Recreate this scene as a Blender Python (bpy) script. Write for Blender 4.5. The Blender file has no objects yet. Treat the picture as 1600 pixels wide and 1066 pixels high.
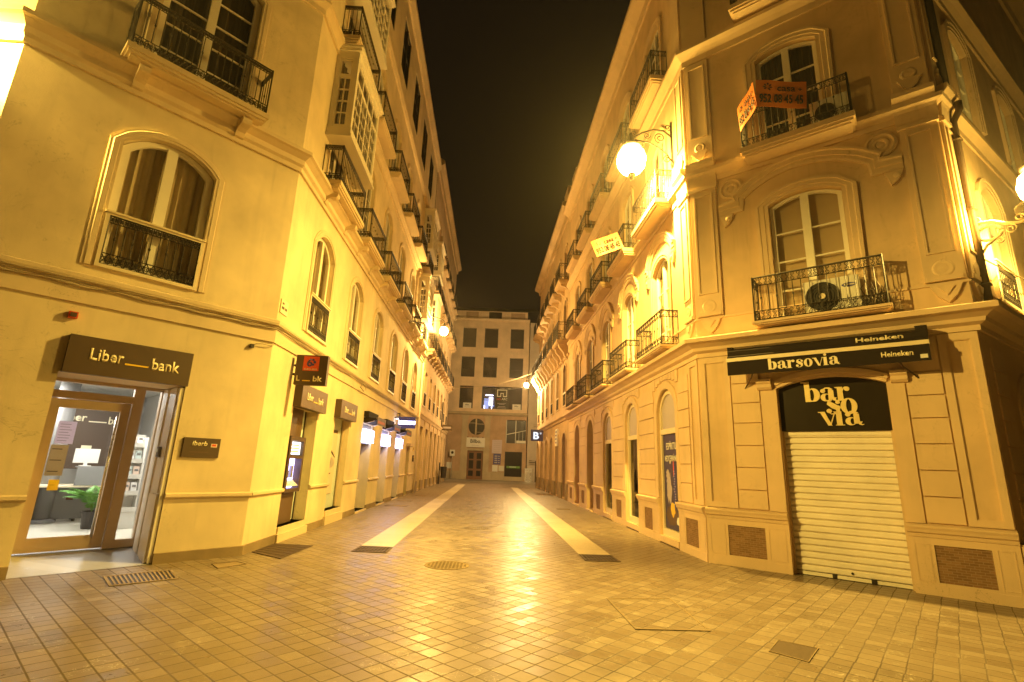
import bpy, bmesh, math, random
from math import sin, cos, pi, radians, atan2, sqrt, hypot
from mathutils import Matrix, Vector
random.seed(7)
S = bpy.context.scene
COL = S.collection

# ------------------------------------------------------------------ materials
class N:
    """small node-tree helper"""
    def __init__(s, name):
        s.m = bpy.data.materials.new(name); s.m.use_nodes = True
        s.t = s.m.node_tree; s.t.nodes.clear()
        s.out = s.t.nodes.new('ShaderNodeOutputMaterial')
    def n(s, typ, **k):
        nd = s.t.nodes.new(typ)
        for a, v in k.items(): setattr(nd, a, v)
        return nd
    def l(s, a, b): s.t.links.new(a, b)
    def val(s, sock, v):
        if isinstance(v, bpy.types.NodeSocket): s.l(v, sock)
        else: sock.default_value = v
    def math(s, op, a, b=0.0, c=0.0, clamp=False):
        nd = s.n('ShaderNodeMath', operation=op, use_clamp=clamp)
        s.val(nd.inputs[0], a); s.val(nd.inputs[1], b); s.val(nd.inputs[2], c)
        return nd.outputs[0]
    def mix(s, f, a, b):
        nd = s.n('ShaderNodeMix', data_type='RGBA')
        s.val(nd.inputs['Factor'], f)
        s.val(nd.inputs[6], a if isinstance(a, bpy.types.NodeSocket) else (*a, 1))
        s.val(nd.inputs[7], b if isinstance(b, bpy.types.NodeSocket) else (*b, 1))
        return nd.outputs[2]
    def pos(s): return s.n('ShaderNodeNewGeometry').outputs['Position']
    def obj(s): return s.n('ShaderNodeTexCoord').outputs['Object']
    def mapping(s, vec, scale=(1, 1, 1), rot=(0, 0, 0), loc=(0, 0, 0)):
        nd = s.n('ShaderNodeMapping'); s.l(vec, nd.inputs[0])
        nd.inputs['Scale'].default_value = scale; nd.inputs['Rotation'].default_value = rot
        nd.inputs['Location'].default_value = loc
        return nd.outputs[0]
    def noise(s, vec, scale, detail=3, rough=.55, out='Fac', dist=0):
        nd = s.n('ShaderNodeTexNoise'); s.l(vec, nd.inputs['Vector'])
        nd.inputs['Scale'].default_value = scale; nd.inputs['Detail'].default_value = detail
        nd.inputs['Roughness'].default_value = rough; nd.inputs['Distortion'].default_value = dist
        return nd.outputs[out]
    def ramp(s, fac, stops):
        nd = s.n('ShaderNodeValToRGB'); s.l(fac, nd.inputs[0])
        e = nd.color_ramp.elements
        while len(e) < len(stops): e.new(.5)
        for i, (p, c) in enumerate(stops):
            e[i].position = p; e[i].color = (*c, 1) if len(c) == 3 else c
        return nd.outputs[0]
    def bump(s, h, strength=.2, dist=.01, normal=None):
        nd = s.n('ShaderNodeBump'); s.l(h, nd.inputs['Height'])
        nd.inputs['Strength'].default_value = strength; nd.inputs['Distance'].default_value = dist
        if normal is not None: s.l(normal, nd.inputs['Normal'])
        return nd.outputs[0]
    def principled(s, color, rough=.5, metal=0., spec=.5, normal=None, emis=None, estr=0):
        b = s.n('ShaderNodeBsdfPrincipled')
        s.val(b.inputs['Base Color'], color if isinstance(color, bpy.types.NodeSocket) else (*color, 1))
        s.val(b.inputs['Roughness'], rough); s.val(b.inputs['Metallic'], metal)
        s.val(b.inputs['Specular IOR Level'], spec)
        if normal is not None: s.l(normal, b.inputs['Normal'])
        if emis is not None:
            s.val(b.inputs['Emission Color'], (*emis, 1)); b.inputs['Emission Strength'].default_value = estr
        s.l(b.outputs[0], s.out.inputs[0])
        return s.m

def plaster(name, c, mott=.16, stain=.25, rough=.85, fine=.25):
    k = N(name); p = k.pos()
    a = k.noise(p, .9, 4, .6); b = k.noise(k.mapping(p, (2.2, 2.2, .22)), 1.6, 4, .6)
    c1 = tuple(x * (1 - mott) for x in c); c2 = tuple(min(1, x * (1 + mott * .5)) for x in c)
    col = k.mix(k.ramp(a, [(.3, (0, 0, 0)), (.7, (1, 1, 1))]), c1, c2)
    st = k.ramp(b, [(.52, (0, 0, 0)), (.78, (1, 1, 1))])
    col = k.mix(k.math('MULTIPLY', st, stain), col, tuple(x * .62 for x in c))
    sp = k.noise(p, 9, 5, .7)
    col = k.mix(k.math('MULTIPLY', k.ramp(sp, [(.6, (0, 0, 0)), (.75, (1, 1, 1))]), .22), col, tuple(x * .7 for x in c))
    cr = k.math('LESS_THAN', k.math('ABSOLUTE', k.math('SUBTRACT', k.noise(p, 1.7, 6, .62, dist=.8), .5)), .0022)
    cr = k.math('MULTIPLY', cr, k.math('GREATER_THAN', k.noise(p, .55, 2), .54))
    col = k.mix(k.math('MULTIPLY', cr, .5), col, tuple(x * .4 for x in c))
    dr = k.ramp(k.noise(k.mapping(p, (7, 7, .35)), 1.5, 3, .6), [(.6, (0, 0, 0)), (.72, (1, 1, 1))])
    dr = k.math('MULTIPLY', dr, k.ramp(k.noise(p, .7, 3), [(.5, (0, 0, 0)), (.62, (1, 1, 1))]))
    col = k.mix(k.math('MULTIPLY', dr, stain * .8), col, tuple(x * .5 for x in c))
    pt = k.ramp(k.noise(p, .5, 2, .4, dist=.6), [(.55, (0, 0, 0)), (.565, (1, 1, 1))])
    col = k.mix(k.math('MULTIPLY', pt, .10), col, tuple(min(1, x * 1.18) for x in c))
    h = k.noise(p, 38, 5, .65)
    return k.principled(col, rough, spec=.25, normal=k.bump(h, fine, .006))

def flat(name, c, rough=.5, metal=0., spec=.5, var=.12, scale=6, bump=.0):
    k = N(name); p = k.obj()
    a = k.noise(p, scale, 4, .6)
    col = k.mix(a, tuple(x * (1 - var) for x in c), tuple(min(1, x * (1 + var)) for x in c))
    r = k.math('ADD', k.math('MULTIPLY', k.math('SUBTRACT', a, .5), .25), rough, clamp=True)
    nm = k.bump(k.noise(p, scale * 6, 4, .6), bump, .004) if bump else None
    return k.principled(col, r, metal, spec, nm)

def emit(name, c, strength):
    k = N(name); e = k.n('ShaderNodeEmission')
    e.inputs[0].default_value = (*c, 1); e.inputs[1].default_value = strength
    k.l(e.outputs[0], k.out.inputs[0]); return k.m

def glass(name, tint=(.8, .8, .8), refl=.1, rough=.02):
    k = N(name)
    tr = k.n('ShaderNodeBsdfTransparent'); tr.inputs[0].default_value = (*tint, 1)
    gl = k.n('ShaderNodeBsdfGlossy'); gl.inputs['Roughness'].default_value = rough
    lw = k.n('ShaderNodeLayerWeight'); lw.inputs[0].default_value = .5
    f = k.math('ADD', k.math('MULTIPLY', k.math('POWER', lw.outputs['Facing'], 5.0), .8), refl, clamp=True)
    mx = k.n('ShaderNodeMixShader'); k.l(f, mx.inputs[0]); k.l(tr.outputs[0], mx.inputs[1]); k.l(gl.outputs[0], mx.inputs[2])
    k.l(mx.outputs[0], k.out.inputs[0]); return k.m

def tile_ground(name):
    k = N(name); T = .178
    p = k.mapping(k.pos(), (1 / T, 1 / T, 1), (0, 0, radians(43)))
    sx = k.n('ShaderNodeSeparateXYZ'); k.l(p, sx.inputs[0])
    y = sx.outputs['Y']; row = k.math('FLOOR', y)
    wn0 = k.n('ShaderNodeTexWhiteNoise', noise_dimensions='1D'); k.l(row, wn0.inputs['W'])
    x = k.math('ADD', sx.outputs['X'], k.math('MULTIPLY', wn0.outputs['Value'], .07))
    colm = k.math('FLOOR', x)
    fx = k.math('FRACT', x); fy = k.math('FRACT', y)
    # joint mask
    ex = k.math('MINIMUM', fx, k.math('SUBTRACT', 1, fx)); ey = k.math('MINIMUM', fy, k.math('SUBTRACT', 1, fy))
    wob = k.math('MULTIPLY', k.math('SUBTRACT', k.noise(k.pos(), 14, 2), .5), .014)
    e = k.math('ADD', k.math('MINIMUM', k.math('MULTIPLY', ex, 1.15), ey), wob)
    tile = k.math('MULTIPLY', k.math('SUBTRACT', e, .018), 26, clamp=True)          # 0 in joint, 1 on tile
    cv = k.n('ShaderNodeCombineXYZ'); k.l(colm, cv.inputs[0]); k.l(row, cv.inputs[1])
    wn = k.n('ShaderNodeTexWhiteNoise', noise_dimensions='2D'); k.l(cv.outputs[0], wn.inputs['Vector'])
    r1 = wn.outputs['Value']
    P = k.pos()
    big = k.noise(P, .35, 3)
    col = k.ramp(r1, [(0, (.19, .143, .10)), (.3, (.23, .174, .122)), (.75, (.268, .206, .145)), (1, (.32, .252, .183))])
    col = k.mix(k.math('MULTIPLY', k.noise(P, 7, 5, .7), .55), col, (.22, .162, .107))
    # pale veins, with crescent highlights painted in as short broken strokes
    v = k.math('ABSOLUTE', k.math('SUBTRACT', k.noise(P, 4.2, 3, .6, dist=2.2), .5))
    vm = k.math('MULTIPLY', k.math('LESS_THAN', v, .009), k.math('GREATER_THAN', k.noise(P, 2.1, 2), .57))
    col = k.mix(k.math('MULTIPLY', vm, .55), col, (.62, .55, .44))
    # worn dirt patches and dark spots
    col = k.mix(k.math('MULTIPLY', k.ramp(big, [(.45, (0, 0, 0)), (.7, (1, 1, 1))]), .3), col, (.19, .14, .095))
    sp = k.noise(P, 22, 2); col = k.mix(k.math('MULTIPLY', k.math('GREATER_THAN', sp, .76), .8), col, (.05, .035, .025))
    vo = k.n('ShaderNodeTexVoronoi'); k.l(P, vo.inputs['Vector']); vo.inputs['Scale'].default_value = 2.6
    vs = k.n('ShaderNodeSeparateColor'); k.l(vo.outputs['Color'], vs.inputs[0])
    gum = k.math('MULTIPLY', k.math('LESS_THAN', vo.outputs['Distance'], k.math('MULTIPLY', vs.outputs[0], .075)), k.math('GREATER_THAN', vs.outputs[1], .45))
    col = k.mix(k.math('MULTIPLY', gum, .75), col, (.06, .045, .032))
    stn = k.ramp(k.noise(k.mapping(P, (1, .5, 1)), 1.3, 5, .7, dist=1.2), [(.56, (0, 0, 0)), (.66, (1, 1, 1))])
    col = k.mix(k.math('MULTIPLY', stn, .32), col, (.10, .072, .048))
    jc = k.mix(k.noise(P, 5, 3), (.035, .024, .016), (.10, .07, .046))
    jv = k.ramp(k.noise(P, .8, 4, .65), [(.35, (0, 0, 0)), (.7, (.75, .75, .75))])
    jc = k.mix(jv, jc, col)
    col = k.mix(tile, jc, col)
    rn = k.math('ADD', .22, k.math('MULTIPLY', wn.outputs['Color'], .0))
    wr = k.n('ShaderNodeSeparateColor'); k.l(wn.outputs['Color'], wr.inputs[0])
    rough = k.math('ADD', k.math('MULTIPLY', wr.outputs[0], .16), .19)
    rough = k.math('ADD', rough, k.math('MULTIPLY', k.noise(P, 11, 4, .7), .2))
    rough = k.math('ADD', rough, k.math('MULTIPLY', k.math('SUBTRACT', 1, tile), .4), clamp=True)
    # each tile tilted a little
    tv = k.n('ShaderNodeVectorMath', operation='MULTIPLY_ADD'); k.l(wn.outputs['Color'], tv.inputs[0])
    tv.inputs[1].default_value = (.034, .034, 0); tv.inputs[2].default_value = (-.017, -.017, 1)
    nv = k.n('ShaderNodeVectorMath', operation='NORMALIZE'); k.l(tv.outputs[0], nv.inputs[0])
    h = k.math('ADD', k.math('MULTIPLY', tile, .6), k.math('MULTIPLY', k.noise(P, 30, 4, .6), .35))
    nm = k.bump(h, .35, .006, nv.outputs[0])
    return k.principled(col, rough, spec=.36, normal=nm)

def brick_mat(name):
    k = N(name); p = k.obj()
    q = k.mapping(p, (1, 1, 1), (radians(90), 0, 0))
    b = k.n('ShaderNodeTexBrick'); k.l(q, b.inputs['Vector'])
    b.inputs['Color1'].default_value = (.30, .175, .095, 1); b.inputs['Color2'].default_value = (.17, .095, .05, 1)
    b.inputs['Mortar'].default_value = (.33, .24, .15, 1); b.inputs['Scale'].default_value = 1
    b.inputs['Brick Width'].default_value = .1; b.inputs['Row Height'].default_value = .035; b.inputs['Mortar Size'].default_value = .004
    col = k.mix(k.math('MULTIPLY', k.noise(p, 20, 4), .5), b.outputs[0], (.2, .1, .05))
    return k.principled(col, .85, spec=.2, normal=k.bump(b.outputs['Fac'], -.4, .004))

def stone_slab(name, c, L=1.2):
    k = N(name); P = k.pos()
    sx = k.n('ShaderNodeSeparateXYZ'); k.l(P, sx.inputs[0])
    yy = k.math('MULTIPLY', sx.outputs['Y'], 1 / L); f = k.math('FRACT', yy)
    e = k.math('MINIMUM', f, k.math('SUBTRACT', 1, f))
    j = k.math('LESS_THAN', e, .006)
    wn = k.n('ShaderNodeTexWhiteNoise', noise_dimensions='1D'); k.l(k.math('FLOOR', yy), wn.inputs['W'])
    col = k.mix(wn.outputs['Value'], tuple(x * .85 for x in c), tuple(min(1, x * 1.1) for x in c))
    col = k.mix(k.math('MULTIPLY', k.noise(P, 6, 5, .7), .5), col, tuple(x * .7 for x in c))
    col = k.mix(k.math('MULTIPLY', j, .7), col, (.12, .09, .06))
    r = k.math('ADD', .28, k.math('MULTIPLY', k.noise(P, 9, 4), .25))
    return k.principled(col, r, spec=.5, normal=k.bump(k.noise(P, 40, 3), .1, .003))

M = {}
M['wallA'] = plaster('cream_plaster', (.74, .61, .40), .2, .38)
M['trimA'] = plaster('cream_trim', (.70, .56, .37), .12, .3)
M['wallB'] = plaster('ochre_plaster', (.68, .485, .29), .2, .38)
M['trimB'] = plaster('ochre_trim', (.68, .50, .315), .12, .3)
M['wallC'] = plaster('tan_plaster', (.58, .43, .27))
M['wallD'] = plaster('rose_plaster', (.58, .42, .26), .2, .35)
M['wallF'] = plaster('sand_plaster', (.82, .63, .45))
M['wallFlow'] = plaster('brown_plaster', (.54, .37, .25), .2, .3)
M['wallG'] = plaster('pale_plaster', (.62, .52, .42))
M['stoneF'] = plaster('limestone', (.55, .45, .31), .2, .35)
M['skirt'] = plaster('worn_stone', (.30, .22, .13), .35, .6, fine=.5)
M['roof'] = flat('dark_roof', (.06, .045, .035), .9)
M['white'] = flat('white_paint', (.80, .74, .62), .4, var=.06)
M['cream'] = flat('cream_paint', (.74, .63, .44), .45, var=.08)
M['iron'] = flat('black_iron', (.035, .026, .02), .5, .3, var=.3, scale=14)
M['bronze'] = flat('bronze_aluminium', (.60, .45, .28), .4, .2, var=.1)
M['steel'] = flat('brushed_steel', (.62, .58, .52), .3, .85, var=.08)
M['grille'] = flat('rusty_iron', (.10, .065, .04), .6, .3, var=.35, scale=20)
M['pane'] = glass('window_glass', (.96, .95, .93), .06)
M['shopglass'] = glass('shop_glass', (.95, .97, .97), .04)
M['drape'] = flat('beige_drape', (.46, .37, .24), .9, var=.1)
M['blind'] = flat('tan_blind', (.50, .37, .22), .85, var=.1)
M['dark'] = flat('unlit_room_dark', (.045, .033, .024), .8, var=.3)  # near-black sheet behind panes; the unlit room's shade is put into its colour
M['blackdoor'] = flat('black_paint', (.025, .02, .018), .4, var=.3)
M['brown'] = flat('brown_sign', (.08, .048, .026), .5, var=.08)
M['brownlite'] = flat('brown_sign_face', (.115, .068, .036), .5, var=.06)
M['letter'] = flat('cream_lettering', (.82, .72, .48), .5, var=.03)
M['letterw'] = flat('white_lettering', (.82, .80, .74), .5, var=.03)
M['yellow'] = flat('yellow_line', (.85, .55, .03), .5, var=.03)
M['black'] = flat('black_fabric', (.016, .010, .008), .8, spec=.2, var=.25, bump=.2)
M['blackgloss'] = flat('black_panel', (.020, .014, .009), .35, spec=.18, var=.15, scale=2)
M['gold'] = flat('gold_letter', (.85, .68, .32), .38, .25, var=.08)
M['orange'] = flat('orange_vinyl', (.64, .175, .02), .5, var=.05)
M['ink'] = flat('black_ink', (.010, .005, .004), .6, var=.1)
M['red'] = flat('red_panel', (.72, .09, .03), .5, var=.05)
M['blue'] = flat('blue_print', (.05, .05, .25), .5, var=.1)
M['navy'] = flat('navy_poster', (.045, .035, .10), .4, var=.3, scale=3)
M['brick'] = brick_mat('small_brick')
M['shutter'] = flat('roller_shutter', (.84, .76, .64), .42, .05, var=.2, scale=2.2)
M['tile'] = tile_ground('stone_tiles')
M['strip'] = stone_slab('pale_slabs', (.62, .52, .36))
M['pave'] = stone_slab('grey_paving', (.42, .36, .29), .8)
M['ramp'] = stone_slab('grey_ramp', (.42, .40, .36), .2)
M['wood'] = flat('brown_wood', (.20, .085, .035), .5, var=.25, scale=9)
M['plasticw'] = flat('white_plastic', (.72, .69, .62), .45, var=.06)
M['plasticg'] = flat('grey_plastic', (.22, .21, .20), .5, var=.1)
M['paper'] = flat('white_paper', (.82, .80, .76), .7, var=.05)
M['paperlilac'] = flat('lilac_paper', (.62, .52, .60), .7, var=.05)
M['paperyel'] = flat('yellow_paper', (.80, .52, .05), .7, var=.05)
def backlit(name, c):
    k = N(name); d = k.n('ShaderNodeBsdfDiffuse'); t = k.n('ShaderNodeBsdfTranslucent'); mx = k.n('ShaderNodeMixShader'); mx.inputs[0].default_value = .6
    cc = k.mix(k.noise(k.obj(), 5, 3), tuple(x * .94 for x in c), c); k.l(cc, d.inputs[0]); k.l(cc, t.inputs[0])
    k.l(d.outputs[0], mx.inputs[1]); k.l(t.outputs[0], mx.inputs[2]); k.l(mx.outputs[0], k.out.inputs[0]); return k.m
M['noticelilac'] = backlit('thin_lilac_paper', (.70, .62, .70)); M['noticetan'] = backlit('thin_tan_card', (.52, .42, .27)); M['noticeyel'] = backlit('thin_yellow_film', (.85, .6, .08))
M['leaf'] = flat('palm_leaf', (.11, .27, .04), .45, var=.35, scale=12)
M['roomwall'] = flat('room_white', (.60, .58, .54), .7, var=.05)
M['roomfloor'] = flat('room_floor', (.62, .58, .48), .35, var=.06)
M['cloth'] = flat('red_cloth', (.16, .015, .02), .8, var=.1)
M['aqua'] = flat('pale_blind', (.58, .66, .62), .6, var=.06)
M['cable'] = flat('grey_cable', (.36, .28, .18), .7, var=.2)
M['pink'] = flat('peach_print', (.80, .62, .50), .5, var=.06)
M['lilac'] = flat('frosted_film', (.46, .40, .42), .45, var=.06)
SOD = (1.0, .67, .128)
M['roomlight'] = emit('ceiling_glow', (1, .98, .92), 120)
M['litblue'] = emit('lit_sign_glow', (.58, .56, 1.0), 12)
M['litwhite'] = emit('lit_white_glow', (.70, .70, 1.0), 9)
M['screen'] = emit('screen_glow', (.92, .88, .80), 3)
M['atmglow'] = emit('machine_glow', (.52, .48, 1.0), 7)
M['mon'] = emit('monitor_glow', (.8, .85, .95), 1.4)
M['roomblue'] = emit('lit_room_glow', (.45, .52, 1.0), 1.1)
M['lampspot'] = emit('spot_glow', (.95, .95, 1.0), 30)
def lamp_mat(c, glow=30):
    k = N('glowing_glass'); tr = k.n('ShaderNodeBsdfTransparent'); tr.inputs[0].default_value = (.95, .95, .95, 1)
    e = k.n('ShaderNodeEmission'); e.inputs[0].default_value = (*c, 1); e.inputs[1].default_value = glow
    ad = k.n('ShaderNodeAddShader'); k.l(tr.outputs[0], ad.inputs[0]); k.l(e.outputs[0], ad.inputs[1]); k.l(ad.outputs[0], k.out.inputs[0])
    return k.m

# ------------------------------------------------------------------ geometry
WM = {}
class Frame:
    def __init__(s, p0, az, z0=0, flip=False):
        a = radians(az); s.t = Vector((sin(a), cos(a), 0)); s.p = Vector((p0[0], p0[1], z0))
        s.n = Vector((s.t.y, -s.t.x, 0)) if not flip else Vector((-s.t.y, s.t.x, 0))
        s.s = 1 if flip else -1
    def P(s, u, d, z): return s.p + s.t * u + s.n * d + Vector((0, 0, z))
    def M(s, u=0, d=0, z=0):
        x = s.t * s.s; o = s.P(u, d, z)
        return Matrix(((x.x, s.n.x, 0, o.x), (x.y, s.n.y, 0, o.y), (0, 0, 1, o.z), (0, 0, 0, 1)))

class MB:
    """collects faces; s=-1 mirrors the first coordinate (facade u -> local x)"""
    def __init__(s, sgn=1): s.v = []; s.f = []; s.mi = []; s.s = sgn; s.sm = False
    def add(s, pts, faces, m=0):
        b = len(s.v); s.v += [(s.s * p[0], p[1], p[2]) for p in pts]
        for f in faces:
            f = [b + i for i in f]
            s.f.append(f[::-1] if s.s < 0 else f); s.mi.append(m)
    def poly(s, pts, m=0): s.add(pts, [list(range(len(pts)))], m)
    def box(s, x0, x1, y0, y1, z0, z1, m=0):
        p = [(x, y, z) for z in (z0, z1) for y in (y0, y1) for x in (x0, x1)]
        s.add(p, [(0, 2, 3, 1), (4, 5, 7, 6), (0, 1, 5, 4), (2, 6, 7, 3), (0, 4, 6, 2), (1, 3, 7, 5)], m)
    def prism(s, pts, y0, y1, m=0):       # pts in (x,z)
        n = len(pts); v = [(x, y0, z) for x, z in pts] + [(x, y1, z) for x, z in pts]
        s.add(v, [list(range(n)), list(range(2 * n - 1, n - 1, -1))] + [(i, (i + 1) % n, n + (i + 1) % n, n + i) for i in range(n)], m)
    def strip(s, a, b, y0, y1, m=0):      # solid ribbon between two (x,z) curves
        for i in range(len(a) - 1):
            s.prism([a[i], a[i + 1], b[i + 1], b[i]], y0, y1, m)
    def extr(s, prof, x0, x1, m=0):       # prof in (y,z), extruded along x
        n = len(prof); v = [(x0, y, z) for y, z in prof] + [(x1, y, z) for y, z in prof]
        s.add(v, [list(range(n)), list(range(2 * n - 1, n - 1, -1))] + [(i, (i + 1) % n, n + (i + 1) % n, n + i) for i in range(n)], m)
    def tube(s, path, r, n=6, m=0, closed=False):
        P = [Vector(p) for p in path]; L = len(P); rings = []
        for i in range(L):
            a = P[i - 1] if (i > 0 or closed) else P[i]; b = P[(i + 1) % L] if (i < L - 1 or closed) else P[i]
            d = (b - a).normalized() if (b - a).length > 1e-9 else Vector((0, 0, 1))
            up = Vector((0, 0, 1)) if abs(d.z) < .9 else Vector((1, 0, 0))
            e1 = d.cross(up).normalized(); e2 = d.cross(e1)
            rr = r[i] if isinstance(r, (list, tuple)) else r
            rings.append([P[i] + (e1 * cos(2 * pi * k / n) + e2 * sin(2 * pi * k / n)) * rr for k in range(n)])
        v = [tuple(q) for g in rings for q in g]; f = []
        for i in range(L if closed else L - 1):
            j = (i + 1) % L
            for k in range(n): f.append((i * n + k, i * n + (k + 1) % n, j * n + (k + 1) % n, j * n + k))
        if not closed: f += [tuple(range(n - 1, -1, -1)), tuple(range((L - 1) * n, L * n))]
        s.add(v, f, m)
    def lathe(s, prof, c=(0, 0, 0), n=12, m=0, axis='z'):   # prof (r,h)
        v = []; f = []
        for r, h in prof:
            for k in range(n):
                a = 2 * pi * k / n
                if axis == 'z': v.append((c[0] + r * cos(a), c[1] + r * sin(a), c[2] + h))
                else: v.append((c[0] + r * cos(a), c[1] + h, c[2] + r * sin(a)))
        L = len(prof)
        for i in range(L - 1):
            for k in range(n): f.append((i * n + k, i * n + (k + 1) % n, (i + 1) * n + (k + 1) % n, (i + 1) * n + k))
        f += [tuple(range(n - 1, -1, -1)), tuple(range((L - 1) * n, L * n))]
        s.add(v, f, m)
    def sweep(s, path, prof, m=0):        # path in (x,z); prof (offset outward, y)
        L = len(path); nr = []
        for i in range(L):
            a = path[max(i - 1, 0)]; b = path[min(i + 1, L - 1)]
            dx, dz = b[0] - a[0], b[1] - a[1]; l = hypot(dx, dz) or 1
            nx, nz = -dz / l, dx / l; k = 1
            if 0 < i < L - 1:
                d1 = (path[i][0] - a[0], path[i][1] - a[1]); d2 = (b[0] - path[i][0], b[1] - path[i][1])
                c = (d1[0] * d2[0] + d1[1] * d2[1]) / ((hypot(*d1) * hypot(*d2)) or 1)
                k = min(1.6, 1 / sqrt(max(.2, (1 + c) / 2)))
            nr.append((nx * k, nz * k))
        n = len(prof); v = []
        for (px, pz), (nx, nz) in zip(path, nr):
            for o, y in prof: v.append((px + nx * o, y, pz + nz * o))
        f = []
        for i in range(L - 1):
            for k in range(n - 1): f.append((i * n + k, (i + 1) * n + k, (i + 1) * n + k + 1, i * n + k + 1))
        f += [tuple(range(n)), tuple(range((L - 1) * n, L * n))]
        s.add(v, f, m)
    def plan(s, pts, prof, m=0):          # world-plan sweep, outward = right of travel; prof (d,z)
        L = len(pts); rings = []
        for i in range(L):
            p = Vector(pts[i])
            d1 = (Vector(pts[i]) - Vector(pts[i - 1])).normalized() if i else None
            d2 = (Vector(pts[i + 1]) - p).normalized() if i < L - 1 else None
            n1 = Vector((d1.y, -d1.x)) if d1 else None; n2 = Vector((d2.y, -d2.x)) if d2 else None
            if n1 and n2:
                b = (n1 + n2); b = b / (1 + n1.dot(n2))
            else: b = n1 or n2
            rings.append([(p.x + b.x * d, p.y + b.y * d, z) for d, z in prof])
        n = len(prof); v = [q for r in rings for q in r]
        f = [(i * n + k, i * n + (k + 1) % n, (i + 1) * n + (k + 1) % n, (i + 1) * n + k) for i in range(L - 1) for k in range(n)]
        f += [tuple(range(n)), tuple(range((L - 1) * n, L * n))]
        s.add(v, f, m)
    def mesh(s, name, mats, recalc=True):
        me = bpy.data.meshes.new(name); me.from_pydata(s.v, [], s.f)
        for m in mats: me.materials.append(M[m] if isinstance(m, str) else m)
        if len(mats) > 1: me.polygons.foreach_set('material_index', s.mi)
        if recalc:
            bm = bmesh.new(); bm.from_mesh(me); bmesh.ops.recalc_face_normals(bm, faces=bm.faces[:]); bm.to_mesh(me); bm.free()
        if s.sm:
            me.polygons.foreach_set('use_smooth', [True] * len(me.polygons))
        me.update(); return me

def link(name, data, parent=None, mw=None):
    o = bpy.data.objects.new(name, data); COL.objects.link(o)
    mw = mw if mw is not None else Matrix.Identity(4)
    WM[o] = mw
    if parent is not None:
        o.parent = parent; o.matrix_basis = WM[parent].inverted() @ mw
    else: o.matrix_basis = mw
    return o
def tag(o, label, cat, group=None, kind=None):
    if label: o['label'] = label
    if cat: o['category'] = cat
    if group: o['group'] = group
    if kind: o['kind'] = kind
    return o
def root(name, p, label, cat, group=None):
    return tag(link(name, None, None, p if isinstance(p, Matrix) else Matrix.Translation(p)), label, cat, group)
def build(mb, name, mats, parent=None, mw=None, sm=False):
    if isinstance(mats, (str, bpy.types.Material)): mats = [mats]
    mb.sm = sm
    return link(name, mb.mesh(name, mats), parent, mw)
CACHE = {}
def inst(key, fn, name, mats, parent, mw, sm=False):
    """a part whose mesh is shared between its repeats"""
    if key not in CACHE:
        mb = fn(); mb.sm = sm
        CACHE[key] = mb.mesh(name, [mats] if isinstance(mats, str) else mats)
    return link(name, CACHE[key], parent, mw)
def struct(o): o['kind'] = 'structure'; return o

R_TEXT = Matrix(((-1, 0, 0, 0), (0, 0, 1, 0), (0, 1, 0, 0), (0, 0, 0, 1)))
def text(s, mw, h, mat, parent, w=None, name='lettering', bold=0., extr=.003, spacing=1., shear=0.):
    """lettering centred on mw's origin, read from mw's +y side"""
    c = bpy.data.curves.new(name, 'FONT'); c.body = s; c.size = 1; c.extrude = 0; c.offset = bold
    c.space_character = spacing; c.shear = shear; c.resolution_u = 3
    t = bpy.data.objects.new(name, c); COL.objects.link(t)
    dg = bpy.context.evaluated_depsgraph_get(); dg.update()
    me = bpy.data.meshes.new_from_object(t.evaluated_get(dg))
    COL.objects.unlink(t); bpy.data.objects.remove(t); bpy.data.curves.remove(c)
    xs = [v.co.x for v in me.vertices]; ys = [v.co.y for v in me.vertices]
    x0, x1, y0, y1 = min(xs), max(xs), min(ys), max(ys)
    sy = h / (y1 - y0); sx = w / (x1 - x0) if w else sy
    bm = bmesh.new(); bm.from_mesh(me)
    for v in bm.verts: v.co = Vector(((v.co.x - (x0 + x1) / 2) * sx, (v.co.y - (y0 + y1) / 2) * sy, 0))
    r = bmesh.ops.extrude_face_region(bm, geom=bm.faces[:])
    for v in r['geom']:
        if isinstance(v, bmesh.types.BMVert): v.co.z += extr
    bmesh.ops.recalc_face_normals(bm, faces=bm.faces[:])
    bm.to_mesh(me); bm.free()
    me.materials.clear(); me.materials.append(M[mat] if isinstance(mat, str) else mat)
    return link(name, me, parent, mw @ R_TEXT)

def arc(cx, w, zs, rise, n=12):
    """segmental arch from left spring to right spring, as (x,z) points"""
    if rise <= 0: return [(cx - w / 2, zs), (cx + w / 2, zs)]
    r = (w * w / 4 + rise * rise) / (2 * rise); cz = zs + rise - r
    a0 = atan2(zs - cz, -w / 2); a1 = atan2(zs - cz, w / 2)
    return [(cx + r * cos(a0 + (a1 - a0) * i / n), cz + r * sin(a0 + (a1 - a0) * i / n)) for i in range(n + 1)]
def outline(o):
    """closed outline of an opening dict, counter-clockwise from bottom left up the left side"""
    c, w = o['u'], o['w']
    return [(c - w / 2, o['z0'])] + arc(c, w, o['z1'], o.get('rise', 0)) + [(c + w / 2, o['z0'])]

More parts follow.
